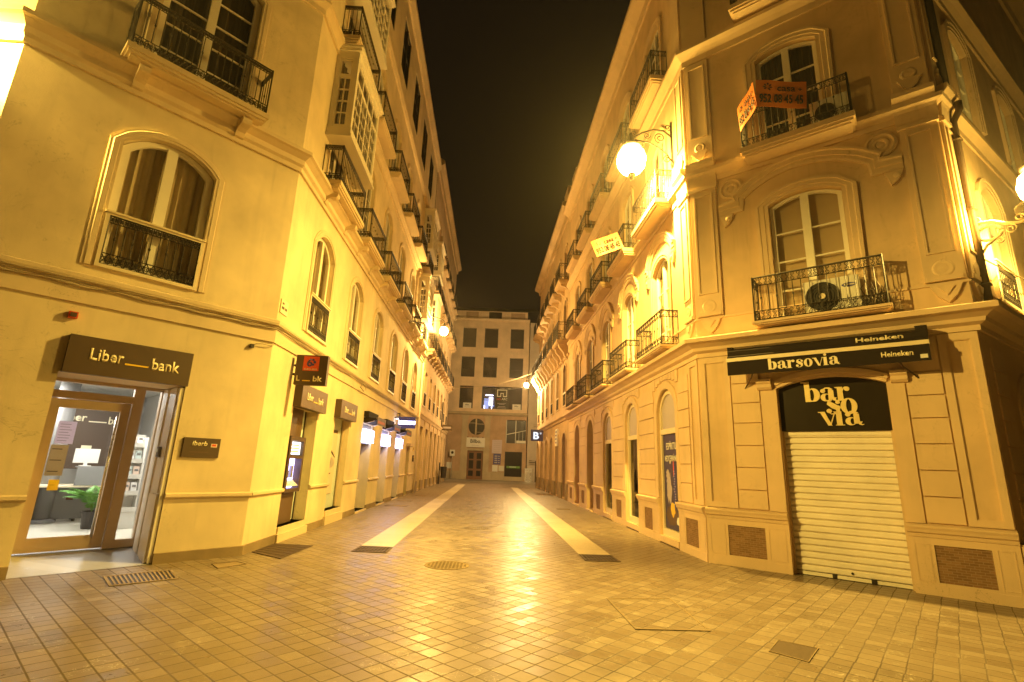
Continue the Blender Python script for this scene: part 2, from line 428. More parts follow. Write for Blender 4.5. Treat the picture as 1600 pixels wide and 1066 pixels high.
def wall_sheet(mb, u0, u1, z0, z1, ops, m=0):
    us = {u0, u1}; zs = {z0, z1}
    for o in ops:
        us |= {o['u'] - o['w'] / 2, o['u'] + o['w'] / 2}; zs |= {o['z0'], o['z1'] + o.get('rise', 0)}
    us = sorted(x for x in us if u0 <= x <= u1); zs = sorted(x for x in zs if z0 <= x <= z1)
    for i in range(len(us) - 1):
        for j in range(len(zs) - 1):
            cu, cz = (us[i] + us[i + 1]) / 2, (zs[j] + zs[j + 1]) / 2
            if any(abs(cu - o['u']) < o['w'] / 2 and o['z0'] < cz < o['z1'] + o.get('rise', 0) for o in ops): continue
            mb.poly([(us[i], 0, zs[j]), (us[i + 1], 0, zs[j]), (us[i + 1], 0, zs[j + 1]), (us[i], 0, zs[j + 1])], m)
    for o in ops:
        r = o.get('rise', 0); dp = o.get('depth', .2)
        if r > 0:
            A = arc(o['u'], o['w'], o['z1'], r); zt = o['z1'] + r
            for a, b in zip(A, A[1:]):
                mb.poly([(a[0], 0, a[1]), (b[0], 0, b[1]), (b[0], 0, zt), (a[0], 0, zt)] if a[1] < zt - 1e-6 and b[1] < zt - 1e-6 else
                        ([(a[0], 0, a[1]), (b[0], 0, zt), (a[0], 0, zt)] if a[1] < zt - 1e-6 else [(a[0], 0, zt), (b[0], 0, b[1]), (b[0], 0, zt)]), m)
        P = outline(o); P2 = P + ([P[0]] if o['z0'] > z0 + 1e-6 else [])
        for a, b in zip(P2, P2[1:]):
            mb.poly([(a[0], 0, a[1]), (b[0], 0, b[1]), (b[0], -dp, b[1]), (a[0], -dp, a[1])], m)

def ring_frame(mb, w, h, rise, t, y0, y1, m=0, bottom=True):
    """solid frame of width t inside an opening w x h with arch rise; x centred, z from 0"""
    O = [(-w / 2, 0)] + arc(0, w, h, rise) + [(w / 2, 0)]
    I = [(-w / 2 + t, 0)] + arc(0, w - 2 * t, h - (t if rise <= 0 else t * .35), max(0, rise - t * .35) if rise > 0 else 0) + [(w / 2 - t, 0)]
    mb.strip(O, I, y0, y1, m)
    if bottom: mb.box(-w / 2 + t, w / 2 - t, y0 + .002, y1 - .002, 0, t, m)

def window_mesh(w, h, rise, rows=3, t=.07, mull=.10, cols=1, transom=0):
    mb = MB(); ring_frame(mb, w, h, rise, t, -.02, .05)
    top = h + rise * .92
    mb.box(-mull / 2, mull / 2, -.012, .062, t, top - .01)
    if transom: mb.box(-w / 2 + t, w / 2 - t, -.008, .056, transom - .04, transom + .04)
    for i in range(1, rows):
        z = t + (h - t) * i / rows
        for sx in (-1, 1): mb.box(min(sx * mull / 2, sx * (w / 2 - t)), max(sx * mull / 2, sx * (w / 2 - t)), .005, .035, z - .013, z + .013)
    if cols > 1:
        for sx in (-1, 1):
            for c in range(1, cols):
                x = sx * (mull / 2 + (w / 2 - t - mull / 2) * c / cols); mb.box(x - .01, x + .01, .007, .033, t, h)
    return mb
def fan(w, h, rise, y=0):
    mb = MB(); mb.poly([(x, y, z) for x, z in outline(dict(u=0, w=w, z0=0, z1=h, rise=rise))]); return mb
def drape_mesh(w, h, rise, seed=0, folds=9, amp=.02, gap=.0):
    mb = MB(); n = folds * 6; rnd = random.Random(seed); ph = [rnd.uniform(0, 6.28) for _ in range(3)]
    for sx in ((-1, 1) if gap else (0,)):
        x0, x1 = (-w / 2, w / 2) if sx == 0 else ((-w / 2, -gap / 2) if sx < 0 else (gap / 2, w / 2))
        pr = []
        for i in range(n + 1):
            f = i / n; x = x0 + (x1 - x0) * f
            pr.append((x, amp * (sin(f * folds * 6.28 + ph[0]) + .5 * sin(f * folds * 2.3 * 6.28 + ph[1]))))
        for a, b in zip(pr, pr[1:]): mb.poly([(a[0], a[1], 0), (b[0], b[1], 0), (b[0], b[1], h + rise), (a[0], a[1], h + rise)])
    return mb
def window(parent, F, u, z, w, h, rise=0, depth=.16, rows=3, t=.07, mull=.1, cols=1, curtain_or_dark_room='drape', frame='white', pane='pane', name='window', seed=0, transom=0):
    k = (round(w, 3), round(h, 3), round(rise, 3))
    f = inst(('wf', k, rows, t, mull, cols, frame, transom), lambda: window_mesh(w, h, rise, rows, t, mull, cols, transom), name, frame, parent, F.M(u, -depth, z))
    inst(('wp', k, pane), lambda: fan(w - .03, h, rise), 'pane', pane, f, F.M(u, -depth + .012, z))
    if curtain_or_dark_room:
        if curtain_or_dark_room in ('blind', 'aqua'): inst(('wb', k, curtain_or_dark_room), lambda: fan(w + .1, h + .1, rise), 'blind', curtain_or_dark_room, f, F.M(u, -depth - .09, z - .05))
        else: inst(('wc', k, curtain_or_dark_room, seed), lambda: drape_mesh(w + .12, h + .1, rise, seed), 'curtain_or_dark_room', curtain_or_dark_room, f, F.M(u, -depth - .10, z - .05))  # beige material is a real drape; the dark one paints an unlit room
    return f
def architrave(mb, o, prof, m=0):
    mb.sweep(outline(o), prof, m)     # path runs up the left side, so the outward side is its left normal

def spiral(cx, cz, r0, r1, a0, turns, n=10, sgn=1):
    return [(cx + (r0 + (r1 - r0) * i / n) * cos(a0 + sgn * turns * 2 * pi * i / n), cz + (r0 + (r1 - r0) * i / n) * sin(a0 + sgn * turns * 2 * pi * i / n)) for i in range(n + 1)]
def rail_mesh(w, d, h, style='scroll', bt=.15, bb=.16, step=.115, base=.02, belly=False):
    mb = MB(); sides = [((-w / 2, 0), (-w / 2, d)), ((-w / 2, d), (w / 2, d)), ((w / 2, d), (w / 2, 0))]
    if d < .05: sides = [((-w / 2, d), (w / 2, d))]
    def bar(p, q, r): mb.tube([p, q], r, 4)
    for (x0, y0), (x1, y1) in sides:
        L = hypot(x1 - x0, y1 - y0); ex, ey = (x1 - x0) / L, (y1 - y0) / L
        P = lambda a, z: (x0 + ex * a, y0 + ey * a, z)
        for z, r in ((base, .013), (base + bb, .009), (h - bt, .009), (h, .018)): bar(P(0, z), P(L, z), r)
        n = max(2, round(L / step))
        for i in range(n + 1): bar(P(L * i / n, base + bb), P(L * i / n, h - bt), .0075)
        for i in range(n + 1):
            if style != 'plain' and i % 2 == 0:
                c = P(L * i / n, (base + bb + h - bt) / 2); mb.lathe([(.006, -.03), (.015, -.012), (.015, .012), (.006, .03)], c, 6)
        bar(P(0, 0), P(0, h + .02), .014); bar(P(L, 0), P(L, h + .02), .014)
        for z0, hb in ((base, bb), (h - bt, bt)):
            if style == 'scroll':
                rr = hb / 4; nc = max(2, round(L / (rr * 2.25)))
                for i in range(nc):
                    ca = L * (i + .5) / nc
                    for row in (0, 1):
                        sg = 1 if (i + row) % 2 else -1
                        pts = spiral(ca, z0 + hb * (.25 + .5 * row), rr * .98, rr * .22, pi * .5 + pi * row, 1.35, 9, sg)
                        mb.tube([P(a, z) for a, z in pts], .0078, 3)
            elif style == 'lattice':
                nc = max(2, round(L / (hb * .55)))
                for i in range(nc):
                    a0, a1 = L * i / nc, L * (i + 1) / nc
                    bar(P(a0, z0), P(a1, z0 + hb), .0075); bar(P(a1, z0), P(a0, z0 + hb), .0075)
                    c = spiral((a0 + a1) / 2, z0 + hb / 2, hb * .22, hb * .22, 0, 1, 7); mb.tube([P(a, z) for a, z in c], .0075, 3)
                    c = spiral(a0, z0 + hb / 2, hb * .2, hb * .2, 0, 1, 7) if i else None
                    if c: mb.tube([P(a, z) for a, z in c], .0075, 3)
            elif style == 'plain':
                nc = max(2, round(L / .16))
                for i in range(nc): bar(P(L * i / nc, z0), P(L * (i + 1) / nc, z0 + hb), .006); bar(P(L * i / nc, z0 + hb), P(L * (i + 1) / nc, z0), .006)
    return mb
def slab_mesh(w, d, t, corb=True, ca=None, rnd=True):
    """balcony slab: z from 0 (underside) to t, moulded edge, and scroll corbels under it"""
    mb = MB()
    e = .03
    mb.box(-w / 2, w / 2, 0, d, t * .45, t); mb.box(-w / 2 + e, w / 2 - e, 0, d - e, t * .18, t * .45); mb.box(-w / 2 + 2.4 * e, w / 2 - 2.4 * e, 0, d - 2.4 * e, 0, t * .18)
    if corb:
        for x in (-w * .36, w * .36):
            pr = [(0, 0)] + [(d * .78 - .06 + .06 * cos(a), -.07 + .07 * sin(a)) for a in [pi / 2 - pi * i / 6 for i in range(7)]]
            pr += [(d * .45, -.15), (d * .28, -.2), (d * .2, -.27), (0, -.3)]
            mb.extr(pr, x - .075, x + .075)
    return mb
def balcony(parent, F, u, z, w, d, mat, h=.95, style='scroll', t=.16, corb=True, bt=.15, bb=.16, over=.05, step=.115, iron='iron'):
    b = inst(('slab', w, d, t, corb, mat), lambda: slab_mesh(w, d, t, corb), 'balcony', mat, parent, F.M(u, 0, z))
    inst(('rail', w, d, h, style, bt, bb, step, iron), lambda: rail_mesh(w - 2 * over, d - over, h, style, bt, bb, step), 'railing', iron, b, F.M(u, 0, z + t))
    return b
def mirador_mesh(w, d, h, lights=4):
    """glazed bay: white frame standing out d from the wall, z from 0"""
    mb = MB(); c = .12
    mb.box(-w / 2 - .05, w / 2 + .05, 0, d + .05, 0, .07); mb.box(-w / 2 - .02, w / 2 + .02, 0, d + .02, .07, .24)
    mb.box(-w / 2, w / 2, 0, d, h - .3, h - .12); mb.box(-w / 2 - .05, w / 2 + .05, 0, d + .05, h - .12, h - .05); mb.box(-w / 2 - .09, w / 2 + .09, 0, d + .09, h - .05, h)
    for sx in (-1, 1):
        x = sx * (w / 2 - .06); mb.box(x - .06, x + .06, d - .12, d - .002, .24, h - .3); mb.box(x - .06, x + .06, 0, .09, .24, h - .3)
    tr = h - .78
    def lightbars(P, L, n):
        for i in range(n + 1):
            a = L * i / n; P(a - .035, a + .035, .24, h - .3)
        P(0, L, tr - .05, tr + .05, 1); P(0, L, .24, .34, 1); P(0, L, h - .36, h - .3, 1)
        for i in range(n):
            for r in (1, 2, 3):
                z = .34 + (tr - .39) * r / 4; P(L * i / n + .03, L * (i + 1) / n - .03, z - .012, z + .012, 2)
            a = L * (i + .5) / n; P(a - .01, a + .01, .34, tr - .05, 3)
    x0 = -w / 2 + .12; L = w - .24
    lightbars(lambda a, b, z0, z1, q=0: mb.box(x0 + a, x0 + b, d - .075 + .004 * q, d - .02 - .004 * q, z0, z1), L, lights)
    for sx in (-1, 1):
        xs = sx * (w / 2 - .045)
        lightbars(lambda a, b, z0, z1, q=0: mb.box(xs - .026 + .004 * q, xs + .026 - .004 * q, .09 + a, .09 + b, z0, z1), d - .21, 1)
    return mb
def mirador(parent, F, u, z, w=2.05, d=.5, h=2.45, lights=4, mat='white'):
    f = inst(('mir', w, d, h, lights, mat), lambda: mirador_mesh(w, d, h, lights), 'glazed_bay', mat, parent, F.M(u, 0, z))
    def pn():
        mb = MB(); y = d - .05
        mb.poly([(-w / 2 + .1, y, .24), (w / 2 - .1, y, .24), (w / 2 - .1, y, h - .3), (-w / 2 + .1, y, h - .3)])
        for sx in (-1, 1): mb.poly([(sx * (w / 2 - .045), .05, .24), (sx * (w / 2 - .045), d - .1, .24), (sx * (w / 2 - .045), d - .1, h - .3), (sx * (w / 2 - .045), .05, h - .3)])
        return mb
    inst(('mirp', w, d, h), pn, 'pane', 'pane', f, F.M(u, 0, z))
    inst(('mirc', w, d, h), lambda: drape_mesh(w - .3, h - .4, 0, 3, 10, .02), 'curtain_or_dark_room', 'dark', f, F.M(u, .12, z + .2))
    return f

def stroke(pts, wd):
    """variable-width stroke -> closed polygon strip pairs"""
    a, b = [], []
    for i, (x, z) in enumerate(pts):
        p = pts[max(i - 1, 0)]; q = pts[min(i + 1, len(pts) - 1)]
        dx, dz = q[0] - p[0], q[1] - p[1]; l = hypot(dx, dz) or 1
        nx, nz = -dz / l, dx / l; a.append((x + nx * wd[i] / 2, z + nz * wd[i] / 2)); b.append((x - nx * wd[i] / 2, z - nz * wd[i] / 2))
    return a, b
def fat_letter(mb, ch, X, Z, k, th=.012):
    """fat-face serif letters, x-height = k; viewer-right is -x, so x is mirrored here"""
    c = [0]
    T = lambda pts: [(-(X + x * k), Z + z * k) for x, z in pts]
    def pg(pts): c[0] += 1; mb.prism(T(pts), 0, th + c[0] * .0006)
    def ell(cx, cz, rx, rz, ix, iz, ox=0):
        n = 22; c[0] += 1
        o = [(cx + rx * cos(2 * pi * i / n), cz + rz * sin(2 * pi * i / n)) for i in range(n + 1)]
        q = [(cx + ox + ix * cos(2 * pi * i / n), cz + iz * sin(2 * pi * i / n)) for i in range(n + 1)]
        mb.strip(T(o), T(q), 0, th + c[0] * .0006)
    def ball(cx, cz, r): pg([(cx + r * 1.1 * cos(2 * pi * i / 14), cz + r * sin(2 * pi * i / 14)) for i in range(14)])
    def st(pts, wd): c[0] += 1; a, b = stroke(pts, wd); mb.strip(T(a), T(b), 0, th + c[0] * .0006)
    if ch == 'b':
        pg([(.12, 0), (.47, 0), (.45, 1.5), (.1, 1.5)]); pg([(-.12, 1.5), (.14, 1.5), (.14, 1.3), (.08, 1.42), (-.12, 1.45)])
        ell(.66, .5, .43, .51, .15, .42, -.1); pg([(.12, 0), (.7, 0), (.66, .05), (.12, .07)]); return 1.1
    if ch == 'a':
        pg([(.55, .1), (.9, .1), (.88, .8), (.55, .8)]); st([(.9, .25), (.9, .08), (1.0, .02), (1.12, .06)], [.3, .16, .07, .03])
        st([(.72, .78), (.6, .96), (.4, .97), (.25, .85)], [.34, .12, .08, .14]); ball(.22, .76, .15)
        ell(.37, .28, .33, .29, .13, .22, .1); return 1.05
    if ch == 'r':
        pg([(.1, 0), (.45, 0), (.43, 1), (.1, 1)]); pg([(-.05, 1), (.12, 1), (.12, .9), (-.05, .96)]); pg([(0, 0), (.55, 0), (.55, .05), (0, .05)])
        st([(.42, .7), (.5, .92), (.64, .98)], [.05, .06, .06]); ball(.7, .84, .16); return .92
    if ch == 's':
        st([(.72, .82), (.6, .96), (.42, .98), (.24, .88), (.22, .72), (.42, .55), (.66, .4), (.68, .2), (.5, .03), (.28, .02), (.14, .15)], [.08, .05, .06, .2, .3, .34, .32, .22, .06, .05, .07])
        ball(.7, .77, .12); ball(.18, .22, .14); return .86
    if ch == 'o':
        ell(.48, .5, .46, .52, .15, .44); return .98
    if ch == 'v':
        pg([(-.08, 1), (.34, 1), (.74, 0), (.5, 0), (.06, .93), (-.08, .95)]); pg([(.62, .05), (.68, .02), (1.0, .96), (1.06, 1), (.86, 1), (.93, .94)]); return .96
    if ch == 'i':
        pg([(.1, 0), (.45, 0), (.43, 1), (.1, 1)]); pg([(-.05, 1), (.12, 1), (.12, .9), (-.05, .96)]); pg([(.02, 0), (.58, 0), (.58, .05), (.02, .05)]); ball(.27, 1.28, .15); return .6
    if ch == 't':
        pg([(.1, .06), (.45, .06), (.43, 1), (.1, 1)]); st([(.3, .1), (.45, .03), (.62, .06)], [.3, .07, .03]); return .6
def fat_word(s, k, th=.012, track=1.0):
    mb = MB(); x = 0
    for ch in s: x += fat_letter(mb, ch, x, 0, k, th) * k * track
    return mb, x

# ------------------------------------------------------------------ frames (measured in metres)
CA, CB = (-4.0, 9.05), (4.13, 9.75)
CL, CR = (-6.728, 6.125), (7.26, 6.98)
FA0, FA1, FA2 = Frame(CL, 90), Frame(CA, 43), Frame(CA, 0)
FB0, FB1, FB2 = Frame(CR, 59), Frame(CB, 131.5), Frame(CB, -.6, flip=True)
A_END = 19.15; B_END = 15.8
EA, EB = (-4.0, 9.05 + A_END), (CB[0] - sin(radians(.6)) * B_END, CB[1] + cos(radians(.6)) * B_END)
FC, FD = Frame((-3.98, EA[1] + .01), .3), Frame((EB[0], EB[1] + .01), -1, flip=True)
FF = Frame((0, 54.5), 92.4)
def body(mb, pts, z, m=0):
    """roof deck and rear walls closing a building; pts = plan of the hidden sides, front first and last"""
    mb.poly([(x, y, z) for x, y in pts], m)
def sheet(F, u0, u1, z0, z1, ops, parent, mat, name='wall'):
    mb = MB(F.s); wall_sheet(mb, u0, u1, z0, z1, ops)
    return build(mb, name, mat, parent, F.M(), False)
def fpart(F, parent, name, mat, fn, sm=False):
    mb = MB(F.s); fn(mb); return build(mb, name, mat, parent, F.M(), sm)

# ------------------------------------------------------------------ ground
g = MB(); g.poly([(-160, -160, 0), (160, -160, 0), (160, 220, 0), (-160, 220, 0)])
struct(build(g, 'ground', 'tile'))
def ground_sheet(name, pts, mat, z=.004):
    mb = MB(); mb.poly([(x, y, z) for x, y in pts]); return struct(build(mb, name, mat))
ground_sheet('paving_strip', [(-2.36, 10.4), (-1.74, 10.35), (-1.70, 41), (-2.30, 41)], 'strip')
ground_sheet('paving_strip', [(1.79, 10.2), (2.41, 10.2), (2.22, 38.5), (1.70, 38.5)], 'strip')
ground_sheet('cross_street', [(-40, 47.2), (40, 46.4), (40, 54.6), (-40, 54.6)], 'pave', .006)

# ------------------------------------------------------------------ left corner building
def ops_row(us, w, z0, z1, rise, depth=.2): return [dict(u=u, w=w, z0=z0, z1=z1, rise=rise, depth=depth) for u in us]
UA = [2.03 + 2.93 * k for k in range(6)]
A = root('corner_building', (CA[0], CA[1], 0), 'cream corner building on the left with the bank door in its angled front', 'building')
opA1 = [dict(u=-2.01, w=1.54, z0=0, z1=2.62, depth=.92)] + ops_row([-2.04], 1.32, 4.18, 6.22, .3, .24) + ops_row([-1.9], 1.5, 7.62, 10.2, .25, .24)
GA = [(UA[0] + .09, 1.5, .27, 2.62, .3), (UA[1] - .03, 1.4, .33, 2.66, .3), (UA[2] - .05, 1.35, .05, 2.72, .5), (UA[3] - .03, 1.35, .05, 2.72, .5), (UA[4] - .0, 1.35, .05, 2.72, .5), (16.6, .95, .02, 2.3, .25)]
opA2 = [dict(u=u, w=w, z0=a, z1=b, depth=d) for u, w, a, b, d in GA]
opA2 += ops_row(UA, 1.3, 4.18, 6.2, .36, .24) + ops_row(UA, 1.15, 7.62, 10.0, .32, .22) + ops_row(UA, 1.15, 11.55, 13.7, .3, .22) + ops_row(UA, 1.45, 16.2, 18.45, 0, .1)
sheet(FA1, -4.0, 0, 0, 19.6, opA1, A, 'wallA')
sheet(FA2, 0, A_END, 0, 19.6, opA2, A, 'wallA')
sheet(FA0, -16, 0, 0, 19.6, ops_row([-3.2, -6.4, -9.6], 1.3, 4.18, 6.2, .36) + ops_row([-3.2, -6.4, -9.6], 1.15, 7.62, 10, .3), A, 'wallA')
mb = MB(); body(mb, [(-22.7, 6.12), CL, CA, EA, (-22.7, EA[1])], 19.55)
for a, b in (((-22.7, 6.12), (-22.7, EA[1])), ((-22.7, EA[1]), EA)): mb.poly([(*a, 0), (*b, 0), (*b, 19.6), (*a, 19.6)])
build(mb, 'roof', 'roof', A)
PA = [(-22, 6.125), CL, CA, EA]
def cornice(parent, pts, prof, mat, name='cornice'):
    mb = MB(); mb.plan(pts, prof); return build(mb, name, mat, parent)
cornice(A, PA, [(-.02, 7.06), (.05, 7.06), (.05, 7.15), (.10, 7.19), (.10, 7.29), (.20, 7.36), (.25, 7.38), (.25, 7.45), (-.02, 7.50)], 'trimA')
cornice(A, PA, [(-.02, 3.60), (.03, 3.60), (.035, 3.88), (.07, 3.91), (.085, 3.95), (.085, 4.0), (-.02, 4.04)], 'trimA', 'string_course')
cornice(A, PA, [(-.02, 10.86), (.05, 10.86), (.05, 10.98), (.13, 11.06), (.18, 11.08), (.18, 11.16), (-.02, 11.2)], 'trimA')
cornice(A, PA, [(-.02, 15.0), (.06, 15.0), (.12, 15.12), (.12, 15.2), (-.02, 15.24)], 'trimA')
cornice(A, PA, [(-.02, 19.2), (.08, 19.2), (.25, 19.42), (.25, 19.6), (-.02, 19.66)], 'trimA')
def gaps(u0, u1, ops, zmax):
    """stretches of wall between the openings that come lower than zmax"""
    c = sorted((o['u'] - o['w'] / 2, o['u'] + o['w'] / 2) for o in ops if o['z0'] < zmax); out = []; x = u0
    for a, b in c: out.append((x, a)); x = b
    out.append((x, u1)); return [q for q in out if q[1] - q[0] > .02]
def ledgeA(F, u0, u1, ops):
    for a, b in gaps(u0, u1, ops, .9): fpart(F, A, 'ledge', 'trimA', lambda mb: mb.extr([(-.01, .92), (.025, .92), (.05, .945), (.05, .985), (.02, 1.0), (-.01, 1.005)], a, b))
def skirtA(F, u0, u1, ops):
    for a, b in gaps(u0, u1, ops, .14): fpart(F, A, 'skirting', 'skirt', lambda mb: mb.extr([(-.01, -.02), (.022, -.02), (.022, .145), (-.01, .155)], a, b))
for F, u0, u1, ops in ((FA1, -4.0, .02, opA1), (FA2, .02, A_END, opA2), (FA0, -16, -.03, [])):
    ledgeA(F, u0, u1, ops); skirtA(F, u0, u1, ops)
ARCH = [(0, -.005), (0, .02), (.04, .02), (.045, .032), (.11, .032), (.12, .018), (.155, .018), (.16, -.005)]
def surrounds(F, parent, ops, mat, prof=ARCH, name='window_surround'):
    for o in ops: fpart(F, parent, name, mat, lambda m: architrave(m, o, prof))
surrounds(FA1, A, opA1[1:], 'trimA'); surrounds(FA2, A, opA2[6:24], 'trimA'); 
def bars_front(F, parent, u, w, z, h=.86):
    """railing set in a white frame across the foot of a window"""
    f = inst(('bf', w, h), lambda: bfmesh(w, h), 'window_guard', 'cream', parent, F.M(u, .0, z))
    inst(('bfr', w, h), lambda: rail_mesh(w - .1, .0, h - .1, 'lattice', .11, .17, .11, .0), 'railing', 'iron', f, F.M(u, .035, z + .05)); return f
def bfmesh(w, h):
    mb = MB(); mb.box(-w / 2, w / 2, -.01, .05, 0, .05); mb.box(-w / 2, w / 2, -.01, .05, h - .05, h); mb.box(-w / 2 - .02, w / 2 + .02, -.01, .07, h - .012, h + .018)
    for s in (-1, 1): mb.box(min(s * w / 2, s * (w / 2 - .05)), max(s * w / 2, s * (w / 2 - .05)), -.008, .046, .05, h - .05)
    return mb
window(A, FA1, -2.04, 4.18, 1.30, 2.03, .3, .14, rows=1, t=.11, mull=.15, curtain_or_dark_room='drape', seed=1); bars_front(FA1, A, -2.04, 1.32, 4.18)
for i, u in enumerate(UA):
    window(A, FA2, u, 4.18, 1.28, 2.01, .36, .14, rows=1, t=.1, mull=.13, curtain_or_dark_room='drape', seed=i % 2); bars_front(FA2, A, u, 1.3, 4.18)
window(A, FA1, -1.9, 7.62, 1.48, 2.56, .25, .16, rows=5, t=.10, mull=.14, curtain_or_dark_room='dark', seed=2)
balcony(A, FA1, -1.95, 7.42, 2.12, .5, 'trimA', .92, 'lattice', .17, bt=.10, bb=.16)
for i, u in enumerate(UA):
    window(A, FA2, u, 7.62, 1.13, 2.36, .32, .14, rows=4, t=.09, mull=.12, curtain_or_dark_room='dark', seed=2)
    window(A, FA2, u, 11.55, 1.13, 2.13, .3, .14, rows=4, t=.09, mull=.12, curtain_or_dark_room='dark', seed=2)
    window(A, FA2, u, 16.2, 1.43, 2.24, 0, .07, rows=2, t=.06, mull=.06, curtain_or_dark_room='dark', frame='iron', seed=2)
    balcony(A, FA2, u + (.12 if i == 0 else 0), 7.42, 2.15 if i == 0 else 2.0, .46, 'trimA', .88, 'lattice', .17, bt=.10, bb=.16)
    balcony(A, FA2, u + (.12 if i == 0 else 0), 11.3, 2.15 if i == 0 else 2.0, .46, 'trimA', .88, 'lattice', .17, corb=False, bt=.10, bb=.16)
    if i in (0, 5): mirador(A, FA2, u + .12, 8.66, 2.2, .52, 2.42); mirador(A, FA2, u + .12, 12.5, 2.2, .52, 2.3)
# drainpipe at the far end and the bundle of cables along the string course
fpart(FA2, A, 'drainpipe', 'cream', lambda m: m.tube([(A_END - .25, .09, 0), (A_END - .25, .09, 7.0)], .055, 8), True)
def cables(mb):
    for k, (zz, dd, am) in enumerate(((3.875, .06, .007), (3.855, .055, .012), (3.83, .05, .010), (3.905, .1, .004))):
        rnd = random.Random(k)
        p = []
        for i in range(-36, 1): p.append(FA1.P(i / 9 if i else -.02, dd + .012, zz + am * sin(i * .9 + k) + rnd.uniform(-.005, .005)))
        for i in range(1, 60): p.append(FA2.P(.05 + i / 59 * (A_END - .4), dd + .012, zz + am * sin(i * .8 + k) + rnd.uniform(-.005, .005)))
        mb.tube([tuple(q) for q in p], .0075, 5)
    q = [FA2.P(6.2, .08, 3.8), FA2.P(6.0, .1, 3.68), FA2.P(6.4, .1, 3.62), FA2.P(6.7, .1, 3.72), FA2.P(6.3, .09, 3.83)]; mb.tube([tuple(x) for x in q], .012, 5)
mb = MB(); cables(mb); tag(build(mb, 'cable_bundle', 'cable', None, None, True), 'bundle of grey cables running along the moulding above the bank door', 'cables')
# sills and steps of the street openings
for u, w, a, b, d in GA[:2]: fpart(FA2, A, 'sill', 'trimA', lambda mb: (mb.box(u - w / 2 - .06, u + w / 2 + .06, -.29, .06, .0, a - .12), mb.box(u - w / 2 + .002, u + w / 2 - .002, -.29, .03, a - .12, a)))
for u, w, a, b, d in GA[2:]: fpart(FA2, A, 'door_step', 'trimA', lambda mb: mb.box(u - w / 2 - .03, u + w / 2 + .03, -d, .05, -.01, a))

# ---- bank room behind the angled front
def room(mb):
    u0, u1, d0, d1, z0, z1 = -4.4, -.15, -.93, -6.6, .17, 2.95
    P = lambda u, d, z: (u, d, z)
    mb.poly([P(u0, d0, z0), P(u1, d0, z0), P(u1, d1, z0), P(u0, d1, z0)], 1)
    mb.poly([P(u0, d0, z1), P(u1, d0, z1), P(u1, d1, z1), P(u0, d1, z1)])
    for a, b in (((u0, d0), (u0, d1)), ((u0, d1), (u1, d1)), ((u1, d1), (u1, d0))): mb.poly([P(*a, z0), P(*b, z0), P(*b, z1), P(*a, z1)])
    for a, b in ((u0, -2.80), (-1.22, u1)): mb.poly([P(a, d0, z0), P(b, d0, z0), P(b, d0, z1), P(a, d0, z1)])
    mb.poly([P(-2.80, d0, 2.62), P(-1.22, d0, 2.62), P(-1.22, d0, z1), P(-2.8, d0, z1)])
mbr = MB(-1); room(mbr); build(mbr, 'room', ['roomwall', 'roomfloor'], A, FA1.M())
fpart(FA1, A, 'entrance_ramp', 'ramp', lambda m: m.add([(-2.775, .0, .006), (-1.245, .0, .006), (-1.245, -.93, .168), (-2.775, -.93, .168)], [(0, 1, 2, 3)]))
# white moulded lining of the right jamb
fpart(FA1, A, 'door_lining', 'white', lambda m: [m.box(-1.30, -1.243, -.80 + .0, -.02, .02, 2.60), m.box(-1.325, -1.30, -.72, -.5, .02, 2.6), m.box(-1.318, -1.30, -.4, -.1, 1.0, 2.6), m.box(-1.33, -1.3, -.42, -.06, .02, .98)])
dz, dd = .175, -.84
def doorframe(m):
    m.box(-2.77, -2.70, dd - .05, dd + .05, dz - .02, 2.62); m.box(-1.70, -1.56, dd - .05, dd + .055, dz - .02, 2.62); m.box(-1.33, -1.25, dd - .05, dd + .05, dz - .02, 2.62)
    m.box(-2.70, -1.70, dd - .045, dd + .05, 2.33, 2.44); m.box(-2.70, -1.70, dd - .045, dd + .045, 2.57, 2.62); m.box(-1.56, -1.33, dd - .045, dd + .045, 2.57, 2.62); m.box(-1.56, -1.33, dd - .045, dd + .045, dz - .02, dz + .1)
dfr = fpart(FA1, A, 'door_frame', 'bronze', doorframe)
fpart(FA1, dfr, 'pane', 'shopglass', lambda m: [m.poly([(a, dd, z0), (b, dd, z0), (b, dd, z1), (a, dd, z1)]) for a, b, z0, z1 in ((-1.56, -1.33, dz + .1, 2.57), (-2.70, -1.70, 2.44, 2.57))])
def leaf(m):
    m.box(-2.69, -2.57, dd - .03, dd + .03, dz, 2.32); m.box(-1.83, -1.71, dd - .03, dd + .03, dz, 2.32); m.box(-2.57, -1.83, dd - .028, dd + .028, 2.19, 2.32); m.box(-2.57, -1.83, dd - .028, dd + .028, dz, dz + .19)
dleaf = fpart(FA1, A, 'door', 'bronze', leaf)
fpart(FA1, dleaf, 'pane', 'shopglass', lambda m: m.poly([(-2.57, dd - .005, dz + .19), (-1.83, dd - .005, dz + .19), (-1.83, dd - .005, 2.19), (-2.57, dd - .005, 2.19)]))
def hnd(m):
    m.tube([(-1.87, dd + .09, .34), (-1.87, dd + .09, 2.12)], .018, 8)
    for z in (.5, 1.96): m.tube([(-1.87, dd + .02, z), (-1.87, dd + .09, z)], .01, 6)
fpart(FA1, dleaf, 'handle', 'steel', hnd, True)
